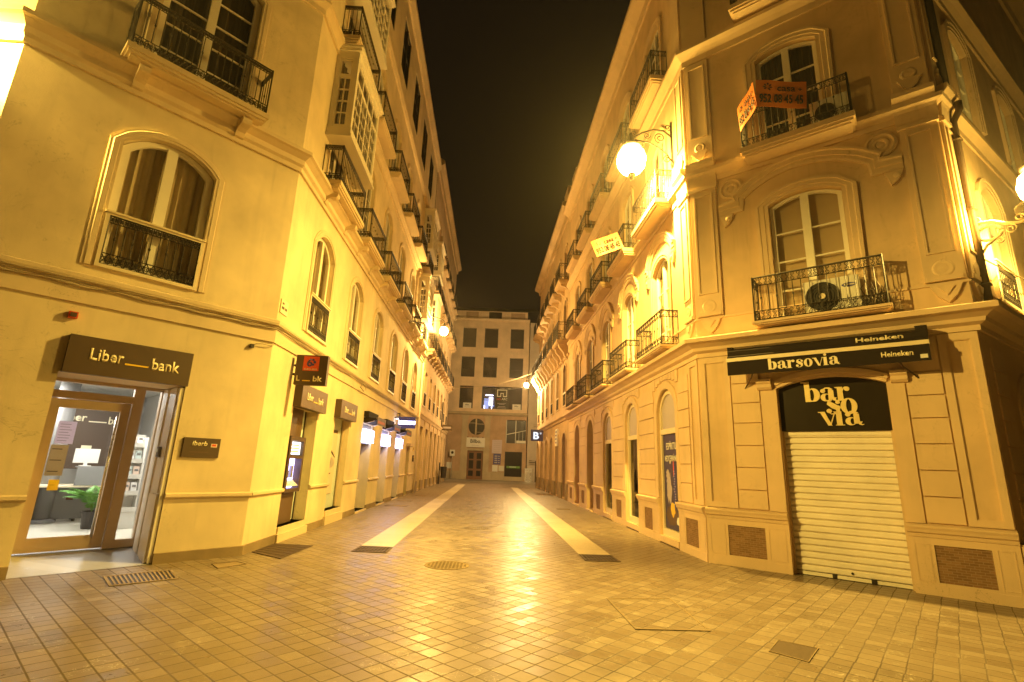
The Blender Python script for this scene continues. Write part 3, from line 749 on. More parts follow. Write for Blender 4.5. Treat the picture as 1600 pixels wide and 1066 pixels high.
# things in the bank
def notice(F, u, d, z, w, h, mat, label, lines=0, ink='ink', tilt=0, name='notice'):
    t = root(name, F.M(u, d, z), label, 'notice')
    mb = MB(); mb.box(-w / 2, w / 2, -.002, .002, -h / 2, h / 2); build(mb, 'sheet', mat, t, F.M(u, d, z))
    if lines:
        mb = MB(); rnd = random.Random(lines)
        for i in range(lines):
            zz = h * (.36 - .72 * i / max(1, lines - 1)) if lines > 1 else 0; ww = w * rnd.uniform(.5, .78)
            mb.box(w * .39 - ww, w * .39, .002, .0035, zz - h * .012, zz + h * .012)
        build(mb, 'print', ink, t, F.M(u, d, z))
    return t
notice(FA1, -2.42, dd - .02, 1.83, .21, .33, 'noticelilac', 'lilac paper notice taped high on the bank door glass', 7, 'plasticg')
notice(FA1, -2.45, dd - .02, 1.43, .20, .44, 'noticetan', 'tan opening-hours panel with dark edges on the bank door glass', 3, 'ink')
notice(FA1, -2.42, dd - .02, 1.08, .12, .15, 'noticeyel', 'small yellow sticker low on the bank door glass', 1, 'ink')
def at_room(u, d): return FA1.M(u, d, .17)
def column():
    t = root('column', at_room(-1.95, -4.7), 'round grey column standing inside the bank', 'column')
    mb = MB(); mb.lathe([(.17, .06), (.17, 2.78)], (0, 0, 0), 18); build(mb, 'shaft', 'plasticg', t, at_room(-1.95, -4.7), True)
    mb = MB(); mb.lathe([(.27, 0), (.27, .03), (.2, .07)], (0, 0, 0), 18); build(mb, 'base', 'plasticg', t, at_room(-1.95, -4.7))
column()
def palm():
    m0 = at_room(-1.42, -3.3)
    t = root('potted_palm', m0, 'green potted palm on the bank floor behind the door glass', 'plant')
    mb = MB(); mb.lathe([(.11, 0), (.15, .28), (.165, .28), (.165, .31), (.14, .31), (.13, .27)], (0, 0, 0), 14); build(mb, 'pot', 'blackdoor', t, m0)
    mb = MB(); rnd = random.Random(3)
    for i in range(19):
        a = i * 2.4; L = rnd.uniform(.38, .58); el = rnd.uniform(.5, 1.25); pts = []
        for k in range(9):
            f = k / 8; r = L * f * cos(el * (1 - .55 * f)); z = .3 + L * (sin(el) * f - .42 * f * f)
            pts.append((r * cos(a), r * sin(a), z + .18 * min(1, f * 3)))
        mb.tube(pts, .004, 3)
        for k in range(1, 9):
            p = Vector(pts[k]); dr = (Vector(pts[k]) - Vector(pts[k - 1])).normalized(); sd = Vector((-sin(a), cos(a), 0))
            ll = .15 * sin(pi * min(.95, k / 9 + .12))
            for sg in (-1, 1):
                for off in (0, .5):
                    q = p - dr * off * L / 8; tip = q + sd * sg * ll + dr * ll * .55 - Vector((0, 0, ll * .35)); mid = q + (tip - q) * .5 + dr * .018
                    mb.poly([tuple(q), tuple(mid + Vector((0, 0, .006))), tuple(tip), tuple(q + (tip - q) * .5 - dr * .014)])
    build(mb, 'fronds', 'leaf', t, m0)
palm()
def rack():
    m0 = FA1.M(-1.02, -2.95, .17)
    t = root('brochure_rack', m0, 'grey stepped brochure rack behind the narrow glass beside the bank door', 'rack')
    mb = MB(); mb.prism([(-.2, 0), (.2, 0), (.2, 1.75), (-.2, 1.75)], -.36, -.3)
    for i in range(5):
        z = .32 + i * .3; y = .02 - i * .06; mb.box(-.2, .2, -.3, y, z - .015, z + .015); mb.box(-.2, .2, y - .012, y, z + .015, z + .07)
    for s in (-1, 1): mb.box(s * .2 - .008, s * .2 + .008, -.299, -.06, .0, 1.7)
    mb.box(-.2, .2, -.06, .0, .0, .3); build(mb, 'stand', 'plasticw', t, m0)
    for i in range(1, 5):
        for k in (-1, 0, 1):
            mb = MB(); z = .34 + i * .3; y = -.02 - i * .06; x = k * .12
            mb.add([(x - .05, y, z), (x + .05, y, z), (x + .05, y - .05, z + .2), (x - .05, y - .05, z + .2)], [(0, 1, 2, 3)]); mb.box(x - .03, x + .03, y - .024, y - .02, z + .11, z + .15, 1)
            build(mb, 'leaflet', [('paper', 'pink', 'aqua')[(i + k) % 3], 'plasticg'], t, m0)
rack()
def desk():
    m0 = at_room(-1.55, -4.35)
    t = root('desk', m0, 'grey fronted bank desk with pale wood top behind the palm', 'desk')
    mb = MB(); mb.box(-.75, .75, -.4, .35, .70, .735); build(mb, 'desktop', 'cream', t, m0)
    mb = MB(); mb.box(-.72, .72, -.36, -.33, .05, .70); mb.box(-.72, -.68, -.33, .3, 0, .70); mb.box(.68, .72, -.33, .3, 0, .70); build(mb, 'leg_frame', 'plasticg', t, m0)
    mb = MB(); mb.box(-.7, .1, .33, .36, .735, 1.08); mb.box(-.72, .12, .2, .36, 1.08, 1.1); build(mb, 'screen_panel', 'plasticg', t, m0)
    m1 = FA1.M(-1.5, -4.28, .17 + 1.1)
    t2 = root('monitor', m1, 'white flat monitor on the bank desk seen through the door', 'monitor')
    mb = MB(); mb.box(-.2, .2, -.03, .0, .06, .34); build(mb, 'case', 'plasticw', t2, m1)
    mb = MB(); mb.box(-.09, .09, -.07, .05, 0, .012); mb.box(-.03, .03, -.03, .01, .012, .07); build(mb, 'stand', 'plasticw', t2, m1)
    m2 = FA1.M(-1.62, -4.9, .17) @ Matrix.Rotation(1.2, 4, 'Z')
    t3 = root('office_chair', m2, 'dark red office chair at the bank desk', 'chair')
    mb = MB(); mb.box(-.2, .2, -.2, .2, .42, .48); build(mb, 'seat', 'cloth', t3, m2)
    mb = MB(); mb.box(-.13, .13, -.24, -.19, .58, .98); build(mb, 'backrest', 'cloth', t3, m2)
    mb = MB(); mb.tube([(0, 0, .06), (0, 0, .42)], .025, 8)
    for k in range(5): mb.tube([(0, 0, .09), (.27 * cos(k * 1.257), .27 * sin(k * 1.257), .04)], .016, 6); mb.lathe([(.03, 0), (.03, .05)], (.27 * cos(k * 1.257), .27 * sin(k * 1.257), -.001), 8)
    mb.tube([(0, -.2, .45), (0, -.25, .55), (0, -.23, .62)], .015, 6); build(mb, 'base', 'blackdoor', t3, m2)
desk()
def bank_sign_inside():
    m0 = FA1.M(-1.35, -5.4, 1.98)
    t = root('wall_sign', m0, 'dark brown bank name board on the wall inside the bank', 'sign')
    mb = MB(); mb.box(-.75, .75, -.03, 0, -.8, .8); build(mb, 'board', 'brown', t, m0)
    text('Liber', FA1.M(-1.68, -5.397, 2.28), .17, 'letter', t, .46, bold=.02); text('bank', FA1.M(-.86, -5.397, 2.25), .17, 'letter', t, .40, bold=.02)
    mb = MB(); mb.box(-.16, .16, 0, .004, -.012, .012); build(mb, 'line', 'letter', t, FA1.M(-1.25, -5.4, 2.2))
    mb = MB(); mb.box(-.09, .09, 0, .004, -.06, .06); build(mb, 'emblem', 'letter', t, FA1.M(-1.35, -5.4, 1.62))
bank_sign_inside()
for k, (u, d) in enumerate(((-2.4, -2.0), (-1.2, -3.2), (-2.6, -4.6))):
    t = root('ceiling_light', FA1.M(u, d, 2.93), ['round ceiling light just inside the bank door', 'ceiling light over the bank palm', 'ceiling light over the bank column'][k], 'lamp', 'ceiling lights in the bank')
    mb = MB(); mb.lathe([(.24, -.012), (.24, 0)], (0, 0, 0), 16); build(mb, 'diffuser', 'roomlight', t, FA1.M(u, d, 2.925))
    mb = MB(); mb.lathe([(.27, .0), (.27, .018)], (0, 0, 0), 16); build(mb, 'rim', 'plasticw', t, FA1.M(u, d, 2.925))
t = root('camera_dome', FA1.M(-2.2, -1.9, 2.9), 'small dark security camera hanging from the bank ceiling', 'camera')
mb = MB(); mb.tube([(0, 0, 0), (0, 0, -.1)], .02, 8); mb.lathe([(.02, -.2), (.055, -.17), (.06, -.12), (.04, -.1)], (0, 0, 0), 12); build(mb, 'body', 'plasticg', t, FA1.M(-2.2, -1.9, 2.94), True)

# ---- signs of the bank
def board(name, F, u, z, w, h, th, mat, label, d0=0., edge=None, cat='sign'):
    t = root(name, F.M(u, d0, z), label, cat)
    mb = MB(); mb.box(-w / 2, w / 2, 0, th, -h / 2, h / 2)
    if edge: mb.box(-w / 2 + .004, w / 2 - .004, th, th + .004, -h / 2 + .004, h / 2 - .004, 1)
    build(mb, 'board', [mat, edge] if edge else mat, t, F.M(u, d0, z)); return t
def bank_words(F, u, d, z, w, t, h=None):
    k = w / 1.0; h = h or .15 * k
    text('Liber', F.M(u - w * .325, d, z + h * .12), h, 'letter', t, w * .35, bold=.025)
    text('bank', F.M(u + w * .325, d, z - 0), h, 'letter', t, w * .33, bold=.025)
    mb = MB(); mb.box(-w * .13, w * .13, 0, .004, -h * .07, h * .07); build(mb, 'line', 'yellow', t, F.M(u, d, z - h * .33))
t = board('shop_sign', FA1, -2.0, 2.875, 1.52, .525, .10, 'brown', 'wide dark brown bank sign over the glass bank door'); bank_words(FA1, -1.95, .101, 2.88, 1.12, t, .17)
t = board('shop_sign', FA2, 2.12, 2.83, 1.62, .47, .16, 'brown', 'brown bank sign above the cash machine, under the hanging sign', 0, 'brownlite'); bank_words(FA2, 2.15, .165, 2.82, 1.05, t, .16)
t = board('shop_sign', FA2, 4.9, 2.86, 1.6, .47, .16, 'brown', 'brown bank sign above the tall window with the eye poster', 0, 'brownlite'); bank_words(FA2, 4.95, .165, 2.85, 1.05, t, .16)
t = board('wall_plaque', FA1, -.865, 1.69, .53, .30, .03, 'brown', 'small dark brown plaque on the cream wall right of the bank door')
text('iberb', FA1.M(-.90, .031, 1.755), .075, 'letter', t, .22, bold=.02, shear=.15)
mb = MB(); mb.box(-.045, .045, 0, .003, -.028, .028, 0); mb.box(-.03, .03, .003, .005, -.012, .02, 1); build(mb, 'emblem', ['pink', 'red'], t, FA1.M(-.69, .031, 1.73))
mb = MB(); mb.box(.02, .13, 0, .002, -.008, .008); mb.box(-.14, .01, 0, .002, -.008, .008); build(mb, 'print', 'brownlite', t, FA1.M(-.90, .031, 1.62))
# hanging sign, square to the wall
FH = Frame((-4.0, 9.05 + .98), 90); 
t = root('hanging_sign', FH.M(.39, 0, 3.29), 'square brown hanging sign with a red card emblem over the cash machine', 'sign')
mb = MB(); mb.box(-.31, .31, -.12, 0, -.30, .30); build(mb, 'board', 'brown', t, FH.M(.39, 0, 3.29))
mb = MB(); mb.box(-.06, .0, -.09, -.03, -.02, .02); mb.box(-.06, .0, -.09, -.03, -.2, -.16); build(mb, 'bracket', 'iron', t, FH.M(.03, 0, 3.38))
mb = MB(); mb.box(-.155, .155, 0, .004, -.145, .145); build(mb, 'emblem', 'red', t, FH.M(.38, 0, 3.42))
text('6', FH.M(.35, .004, 3.44), .17, 'blue', t, .11, bold=.03)
mb = MB()
for x, z, r in ((-.045, .045, .024), (-.075, .0, .028), (-.05, -.05, .024)): mb.lathe([(r, 0), (r, .004)], (x, .004, z), 12, 0, 'y')
build(mb, 'dots', 'blue', t, FH.M(.37, 0, 3.45))
text('EURO 6000', FH.M(.38, .004, 3.305), .035, 'pink', t, .25, bold=.01)
text('L', FH.M(.16, .001, 3.12), .11, 'letter', t, .07, bold=.025); text('bk', FH.M(.54, .001, 3.12), .115, 'letter', t, .18, bold=.025)
mb = MB(); mb.box(-.075, .075, 0, .004, -.01, .01); build(mb, 'line', 'yellow', t, FH.M(.32, 0, 3.075))
# small things on the left wall
t = root('alarm_box', FA1.M(-2.78, 0, 3.41), 'small red alarm box on the wall above the bank sign', 'alarm')
mb = MB(); mb.box(-.05, .05, 0, .06, -.045, .045); build(mb, 'case', 'red', t, FA1.M(-2.78, 0, 3.41)); mb = MB(); mb.box(-.035, .035, 0, .012, -.03, .03); build(mb, 'lens', 'brown', t, FA1.M(-2.78, .06, 3.41))
t = root('street_plate', FA2.M(.22, 0, 4.33), 'small cream street name plate at the corner of the left building', 'sign')
mb = MB(); mb.box(-.16, .16, 0, .02, -.13, .13); build(mb, 'plate', 'cream', t, FA2.M(.22, 0, 4.33))
mb = MB(); mb.box(.03, .11, .02, .022, .04, .08); mb.box(-.0, .12, .02, .022, -.05, .0); mb.box(-.12, -.03, .02, .022, -.05, .0); build(mb, 'print', 'grille', t, FA2.M(.22, 0, 4.33))
t = root('wall_hook', FA1.M(-.36, 0, 3.46), 'little black cable fixing under the moulding left of the hanging sign', 'fixing')
mb = MB(); mb.box(-.03, .03, 0, .05, -.03, .03); build(mb, 'clip', 'iron', t, FA1.M(-.36, 0, 3.46))
mb = MB(); mb.tube([(0, .02, 0), (-.06, .06, .05), (-.16, .05, .07), (-.3, .04, .06), (-.42, .03, .12)], .008, 5); build(mb, 'cord', 'cable', t, FA1.M(-.36, 0, 3.46), True)

t = root('card_reader', FA1.M(-1.30, -.33, 1.6), 'small grey card reader on the pale door jamb right of the bank door', 'card reader')
mb = MB(); mb.box(-.0, .035, -.05, .05, -.08, .08); build(mb, 'case', 'plasticg', t, FA1.M(-1.325, -.33, 1.6)); mb = MB(); mb.box(.035, .04, -.03, .03, .0, .05); build(mb, 'screen', 'aqua', t, FA1.M(-1.325, -.33, 1.6) @ Matrix.Translation((-.0, 0, 0)))
t = root('intercom', FA2.M(18.3, 0, 1.75), 'small dark intercom box low on the cream wall by the far drainpipe', 'intercom')
mb = MB(); mb.box(-.11, .11, 0, .07, -.16, .16); build(mb, 'case', 'grille', t, FA2.M(18.3, 0, 1.75)); mb = MB(); mb.box(-.07, .07, .07, .075, .02, .12); build(mb, 'plate', 'paperyel', t, FA2.M(18.3, 0, 1.75))
t = root('yellow_notice', FA2.M(18.3, 0, 2.25), 'small yellow notice on the cream wall above the intercom', 'notice')
mb = MB(); mb.box(-.12, .12, 0, .012, -.12, .12); build(mb, 'sheet', 'paperyel', t, FA2.M(18.3, 0, 2.25)); mb = MB(); mb.box(-.06, .06, .012, .014, -.05, .05); build(mb, 'print', 'ink', t, FA2.M(18.3, 0, 2.25))

# ---- cash machine and poster window
def cash_machine():
    u, w, a, b, d = GA[0]; F = FA2
    t = root('cash_machine', F.M(u, -.2, a), 'brown cash machine with a glowing lilac screen in the left wall', 'cash machine')
    for q in ((-.16, a + .002, a + .62), (-.18, a + 1.75, b - .002)):
        mb = MB(F.s); mb.box(u - .62, u + .35, -.28, q[0], q[1], q[2]); build(mb, 'panel', 'brownlite', t, F.M())
    mb = MB(F.s)
    for q in ((u - .52, u - .42, a + .62, a + 1.75), (u + .25, u + .35, a + .62, a + 1.75), (u - .42, u + .25, a + .62, a + .70), (u - .42, u + .25, a + 1.66, a + 1.75), (u - .42, u + .25, a + 1.3, a + 1.36)): mb.box(q[0], q[1], -.26, -.05, q[2], q[3])
    build(mb, 'surround', 'brown', t, F.M())
    mb = MB(F.s); mb.box(u - .42, u + .25, -.24, -.2, a + .70, a + 1.3); build(mb, 'niche', 'atmglow', t, F.M())
    mb = MB(F.s); mb.box(u - .38, u + .21, -.2, -.1, a + 1.38, a + 1.64); build(mb, 'screen', 'screen', t, F.M())
    mb = MB(F.s)
    for i in range(3): mb.box(u - .32, u + .14, -.1, -.098, a + 1.43 + i * .065, a + 1.455 + i * .065)
    build(mb, 'print', 'yellow', t, F.M())
    mb = MB(F.s); mb.add([(u - .42, -.2, a + .86), (u + .25, -.2, a + .86), (u + .25, -.06, a + .74), (u - .42, -.06, a + .74)], [(0, 1, 2, 3)]); build(mb, 'keypad', 'plasticw', t, F.M())
    mb = MB(F.s); mb.box(u - .3, u - .1, -.2, -.16, a + .9, a + 1.05); mb.box(u - .0, u + .1, -.2, -.15, a + .9, a + 1.15); build(mb, 'slot', 'plasticg', t, F.M())
    sf = fpart(F, A, 'shopfront', 'aqua', lambda m: [m.box(u + .36, u + .70, -.29, -.27, a + .002, b - .002), m.box(u - .748, u - .63, -.29, -.27, a + .002, b - .002)])
    fpart(F, sf, 'frame', 'iron', lambda m: [m.box(u + .70, u + .748, -.272, -.255, a + .003, b - .002)])
cash_machine()
def eye_window():
    u, w, a, b, d = GA[1]; F = FA2
    sf = fpart(F, A, 'shopfront', 'bronze', lambda m: [m.box(u - w / 2 + .002, u - w / 2 + .05, -.17, -.14, a, b - .003), m.box(u + w / 2 - .04, u + w / 2 - .002, -.17, -.145, a, b - .003)])
    fpart(F, sf, 'blind', 'aqua', lambda m: m.poly([(u - w / 2, -.215, a), (u + w / 2, -.215, a), (u + w / 2, -.215, b), (u - w / 2, -.215, b)]))
    t = root('poster', F.M(u - .12, -.2, 1.5), 'tall pale poster of an eye in the window under a brown bank sign', 'poster')
    m0 = F.M(u - .14, -.19, 1.55); mb = MB(); mb.box(-.46, .46, -.004, 0, -.85, .8); build(mb, 'sheet', 'pink', t, m0)
    mb = MB(); mb.box(-.46, .46, 0, .002, .72, .8); mb.box(.1, .42, .0, .002, .6, .65); mb.box(-.05, .3, 0, .002, .36, .42); mb.box(.0, .3, 0, .002, .26, .31); mb.box(-.1, .34, 0, .002, -.62, -.58); mb.box(-.05, .34, 0, .002, -.70, -.67); build(mb, 'print', 'grille', t, m0)
    mb = MB()
    e = [(.42 * cos(k / 20 * 2 * pi), -.08 + .17 * sin(k / 20 * 2 * pi) * (1 if sin(k / 20 * 2 * pi) > 0 else .75)) for k in range(20)]
    mb.prism(e, 0, .002, 0); mb.lathe([(.13, .0), (.13, .003)], (0.02, 0, -.06), 18, 1, 'y'); mb.lathe([(.06, .0), (.06, .004)], (0.02, 0, -.06), 14, 2, 'y'); mb.lathe([(.022, .0), (.022, .005)], (-.03, 0, -.02), 10, 3, 'y')
    a_, b_ = stroke([(.44, .06), (.2, .22), (-.1, .22), (-.42, .08)], [.02, .07, .07, .03]); mb.strip(a_, b_, 0, .0025, 2)
    a_, b_ = stroke([(.36, -.3), (.1, -.36), (-.2, -.33)], [.02, .05, .02]); mb.strip(a_, b_, 0, .0025, 2); build(mb, 'picture', ['lilac', 'plasticg', 'ink', 'paper'], t, m0)
eye_window()
# ---- three shop doors with lit transom signs and folded awnings
for k in range(3):
    u, w, a, b, d = GA[2 + k]; F = FA2
    def dmesh(m):
        m.box(u - w / 2 + .002, u + w / 2 - .002, -.5, -.44, 2.0, 2.09)
        for x in (u - w / 2 + .04, u, u + w / 2 - .04): m.box(x - .038, x + .038, -.49, -.43, a, 2.0)
        m.box(u - w / 2 + .08, u + w / 2 - .08, -.485, -.435, a, a + .2); m.box(u - w / 2 + .08, u + w / 2 - .08, -.485, -.435, 1.0, 1.06)
    dr = fpart(F, A, 'shop_door', 'blackdoor', dmesh)
    fpart(F, dr, 'pane', 'blackgloss', lambda m: m.poly([(u - w / 2, -.47, a), (u + w / 2, -.47, a), (u + w / 2, -.47, 2.0), (u - w / 2, -.47, 2.0)]))
    t = root('lit_sign', F.M(u, -.1, 2.35), ['lit white shop sign over the black door beside the eye poster', 'lit white shop sign over the middle of the three black doors', 'lit white shop sign over the black door below the projecting light box'][k], 'sign')
    mb = MB(F.s); mb.box(u - w / 2 + .003, u + w / 2 - .003, -.42, -.06, 2.1, 2.7); build(mb, 'case', 'plasticg', t, F.M())
    mb = MB(F.s); mb.box(u - w / 2 + .06, u + w / 2 - .06, -.06, .09, 2.14, 2.54); build(mb, 'panel', 'litblue' if k else 'litwhite', t, F.M())
    mb = MB(F.s)
    for i in range(5):
        x = u - w / 2 + .2 + i * (w - .4) / 5; mb.box(x, x + .11, .09, .093, 2.2, 2.26)
    build(mb, 'print', 'lilac', t, F.M())
    t = root('folded_awning', F.M(u, 0, 2.9), ['dark folded awning with a brown valance, closest to the eye poster', 'dark folded awning lit from the side, middle of three', 'dark folded awning below the projecting light box'][k], 'awning')
    mb = MB(F.s); mb.box(u - w / 2 - .02, u + w / 2 + .02, .0, .16, 2.92, 3.1); mb.extr([(.0, 2.75), (.1, 2.74), (.42, 2.84), (.42, 2.88), (.12, 2.9), (.0, 2.9)], u - w / 2, u + w / 2); build(mb, 'cassette', 'black', t, F.M())
    mb = MB(F.s)
    for x in (u - w / 2 + .08, u + w / 2 - .08): mb.tube([(x, .05, 2.72), (x, .3, 2.80), (x, .44, 2.92)], .018, 6)
    build(mb, 'arm', 'steel', t, F.M())
    mb = MB(F.s); mb.box(u - w / 2, u + w / 2, .425, .44, 2.68, 2.93); build(mb, 'valance', 'brown' if k != 1 else 'blue', t, F.M())
    mb = MB(F.s)
    for i in range(7): mb.box(u - w * .38 + i * w * .11, u - w * .38 + i * w * .11 + .05, .44, .442, 2.74, 2.82)
    build(mb, 'print', 'red', t, F.M())
FL = Frame((-4.0, 9.05 + 12.75), 90)
t = root('light_box_sign', FL.M(.45, 0, 3.2), 'projecting light box sign with a glowing white band above the last black door', 'sign')
mb = MB(); mb.box(-.36, .36, -.14, 0, -.24, .24); build(mb, 'case', 'blue', t, FL.M(.45, 0, 3.2)); mb = MB(); mb.box(-.35, .35, 0, .008, -.08, .06); build(mb, 'panel', 'litblue', t, FL.M(.45, 0, 3.2))
mb = MB(); mb.box(-.02, .02, -.09, -.05, .0, .3); mb.box(-.02, .1, -.09, -.05, .24, .28); build(mb, 'bracket', 'iron', t, FL.M(.12, 0, 3.3))
t = root('spotlight', FA2.M(12.3, .1, 3.35), 'small bright white spotlight on the wall beside the projecting light box', 'lamp')
mb = MB(); mb.lathe([(.03, -.05), (.06, .03), (.06, .06), (.02, .06)], (0, .12, 0), 10); build(mb, 'case', 'plasticg', t, FA2.M(12.3, 0, 3.35)); mb = MB(); mb.lathe([(.05, 0), (.05, .006)], (0, .12, -.06), 10); build(mb, 'bulb', 'lampspot', t, FA2.M(12.3, 0, 3.35))
mb = MB(); mb.box(-.02, .02, 0, .1, -.02, .02); build(mb, 'bracket', 'iron', t, FA2.M(12.3, 0, 3.36))
u, w, a, b, d = GA[5]
dr = fpart(FA2, A, 'side_door', 'wood', lambda m: [m.box(u - w / 2 + .002, u + w / 2 - .002, -.25, -.2, a, b - .002), m.box(u - w / 2 + .1, u + w / 2 - .1, -.2, -.18, .3, 1.0), m.box(u - w / 2 + .1, u + w / 2 - .1, -.2, -.18, 1.15, 2.1)])
fpart(FA2, A, 'door_hood', 'trimA', lambda m: m.prism([(u - .55, 2.32), (u + .55, 2.32), (u + .62, 2.45), (u - .62, 2.45)], 0, .2))

# ------------------------------------------------------------------ right corner building
UB = [1.95 + 2.85 * k for k in range(5)]
B = root('corner_building', (CB[0], CB[1], 0), 'ochre corner building on the right with the shuttered bar in its angled front', 'building')
opB1 = [dict(u=2.175, w=1.6, z0=0, z1=3.12, rise=.16, depth=.3)] + ops_row([2.12], 1.22, 4.32, 6.72, .16, .2) + ops_row([2.07], 1.12, 7.95, 10.1, .14, .2) + ops_row([2.1], 1.1, 11.6, 13.6, .14, .2)
opB2 = [dict(u=u, w=1.22, z0=(.16 if k < 3 else .05), z1=2.98, rise=.5, depth=(.12 if k < 3 else .6)) for k, u in enumerate(UB)]
opB2 += ops_row(UB, 1.15, 4.32, 6.5, .28) + ops_row(UB, 1.12, 7.95, 10.0, .2) + ops_row(UB, 1.1, 11.6, 13.5, .16)
UB0 = [2.1, 5.1, 8.1]
opB0 = ops_row(UB0, 1.2, .1, 2.8, .45, .4) + ops_row(UB0, 1.15, 4.6, 6.6, .28) + ops_row(UB0, 1.1, 8.4, 10.2, .2)
HB = 15.7
for F, u0, u1, ops in ((FB1, 0, 4.18, opB1), (FB2, 0, B_END, opB2), (FB0, 0, 24, opB0)): sheet(F, u0, u1, 0, HB if F is not FB0 else 11.2, ops, B, 'wallB')
eb0 = FB0.P(24, 0, 0)
fpart(FB0, B, 'parapet', 'wallB', lambda m: m.box(0, 24, -.4, 0, 11.2, HB))
mb = MB(); body(mb, [EB, CB, CR, (eb0.x, eb0.y), (eb0.x, EB[1])], HB - .05)
for a, b_ in ((EB, (eb0.x, EB[1])), ((eb0.x, EB[1]), (eb0.x, eb0.y))): mb.poly([(*a, 0), (*b_, 0), (*b_, HB), (*a, HB)])
build(mb, 'roof', 'roof', B)
PB = [EB, CB, CR, (eb0.x, eb0.y)]
cornice(B, PB, [(-.02, 3.82), (.04, 3.82), (.04, 3.90), (.12, 3.94), (.14, 4.0), (.25, 4.06), (.33, 4.08), (.33, 4.16), (.30, 4.18), (-.02, 4.24)], 'trimB')
cornice(B, PB, [(-.02, 7.62), (.03, 7.62), (.03, 7.74), (.09, 7.8), (.14, 7.84), (.14, 7.92), (-.02, 7.98)], 'trimB')
cornice(B, PB, [(-.02, 10.75), (.04, 10.75), (.04, 10.9), (.12, 10.98), (.2, 11.04), (.2, 11.12), (-.02, 11.2)], 'trimB')
cornice(B, PB, [(-.02, 14.9), (.06, 14.9), (.1, 15.1), (.3, 15.3), (.42, 15.36), (.42, 15.5), (-.02, 15.6)], 'trimB')
cornice(B, PB, [(-.02, 4.60), (.025, 4.60), (.025, 4.64), (-.02, 4.65)], 'trimB', 'string_course')
def panel(m, u0, u1, z0, z1, t=.05, d=.02, d0=-.005):
    m.box(u0, u1, d0, d, z0, z0 + t); m.box(u0, u1, d0, d, z1 - t, z1); m.box(u0, u0 + t, d0, d - .001, z0 + t, z1 - t); m.box(u1 - t, u1, d0, d - .001, z0 + t, z1 - t)
def lowerB(F, ops, ends, u_end, skipcorner=True):
    gp = gaps(0.0, u_end, [o for o in ops if o['z0'] < 1], 1)
    for a, b in gp:
        def plinth(m):
            m.box(a, b, -.01, .035, 0, .14); w = b - a
            # frame round the inset brick panel
            bw = min(.62, w - .34); c = (a + b) / 2; p0, p1 = c - bw / 2, c + bw / 2
            m.box(a + .001, p0, -.01, .028, .14, .80); m.box(p1, b - .001, -.01, .028, .14, .80); m.box(p0, p1, -.01, .028, .14, .18); m.box(p0, p1, -.01, .028, .69, .80)
            if w > 1: panel(m, a + .06, p0 - .05, .18, .70, .012, .034, .02); panel(m, p1 + .05, b - .06, .18, .70, .012, .034, .02)
        fpart(F, B, 'plinth', 'trimB', plinth)
    for a, b in gp:
        w = b - a; bw = min(.62, w - .34); c = (a + b) / 2
        mb = MB(); mb.box(-bw / 2 + .001, bw / 2 - .001, -.01, .012, .181, .689); build(mb, 'brick_panel', 'brick', B, F.M(c, 0, 0))
    for a, b in gp: fpart(F, B, 'ledge', 'trimB', lambda m: m.extr([(-.01, .79), (.04, .79), (.05, .84), (.075, .86), (.085, .9), (.1, .93), (.1, .955), (-.01, .985)], a, b))
lowerB(FB1, opB1, None, 4.18); lowerB(FB2, opB2, None, B_END)
def stoneB1(m):
    for a, b in ((.60, 1.08), (3.23, 3.67)):
        zs = [.99, 1.32, 1.71, 2.10, 2.51, 2.88, 3.25, 3.8] if a < 1 else [.99, 1.37, 1.75, 2.14, 2.53, 2.88, 3.25, 3.8]
        for z0, z1 in zip(zs, zs[1:]): m.box(a, b, -.01, .03, z0 + .011, z1 - .011)
    for a, b in ((.02, .58), (3.69, 4.16)):
        m.box(a, b, -.01, .03, .99, 1.08); m.box(a, b, -.01, .03, 3.70, 3.81); m.box(a, a + .1, -.01, .029, 1.08, 3.70); m.box(b - .09, b, -.01, .029, 1.08, 3.70)
        panel(m, a + .10, b - .09, 1.08, 3.70, .012, .018)
    # jamb pilasters of the shop opening and the arch band
    for a, b in ((1.10, 1.365), (2.985, 3.21)): m.box(a, b, -.01, .03, .985, 3.12)
    for a, b in ((1.06, 1.30), (3.04, 3.26)):
        m.extr([(-.01, 3.10), (.06, 3.10), (.10, 3.14), (.10, 3.2), (.13, 3.23), (.13, 3.29), (-.01, 3.31)], a, b)
    m.sweep(arc(2.175, 1.6, 3.12, .16), [(0, -.005), (0, .03), (.05, .03), (.055, .05), (.14, .05), (.15, -.005)])
fpart(FB1, B, 'stonework', 'trimB', stoneB1)
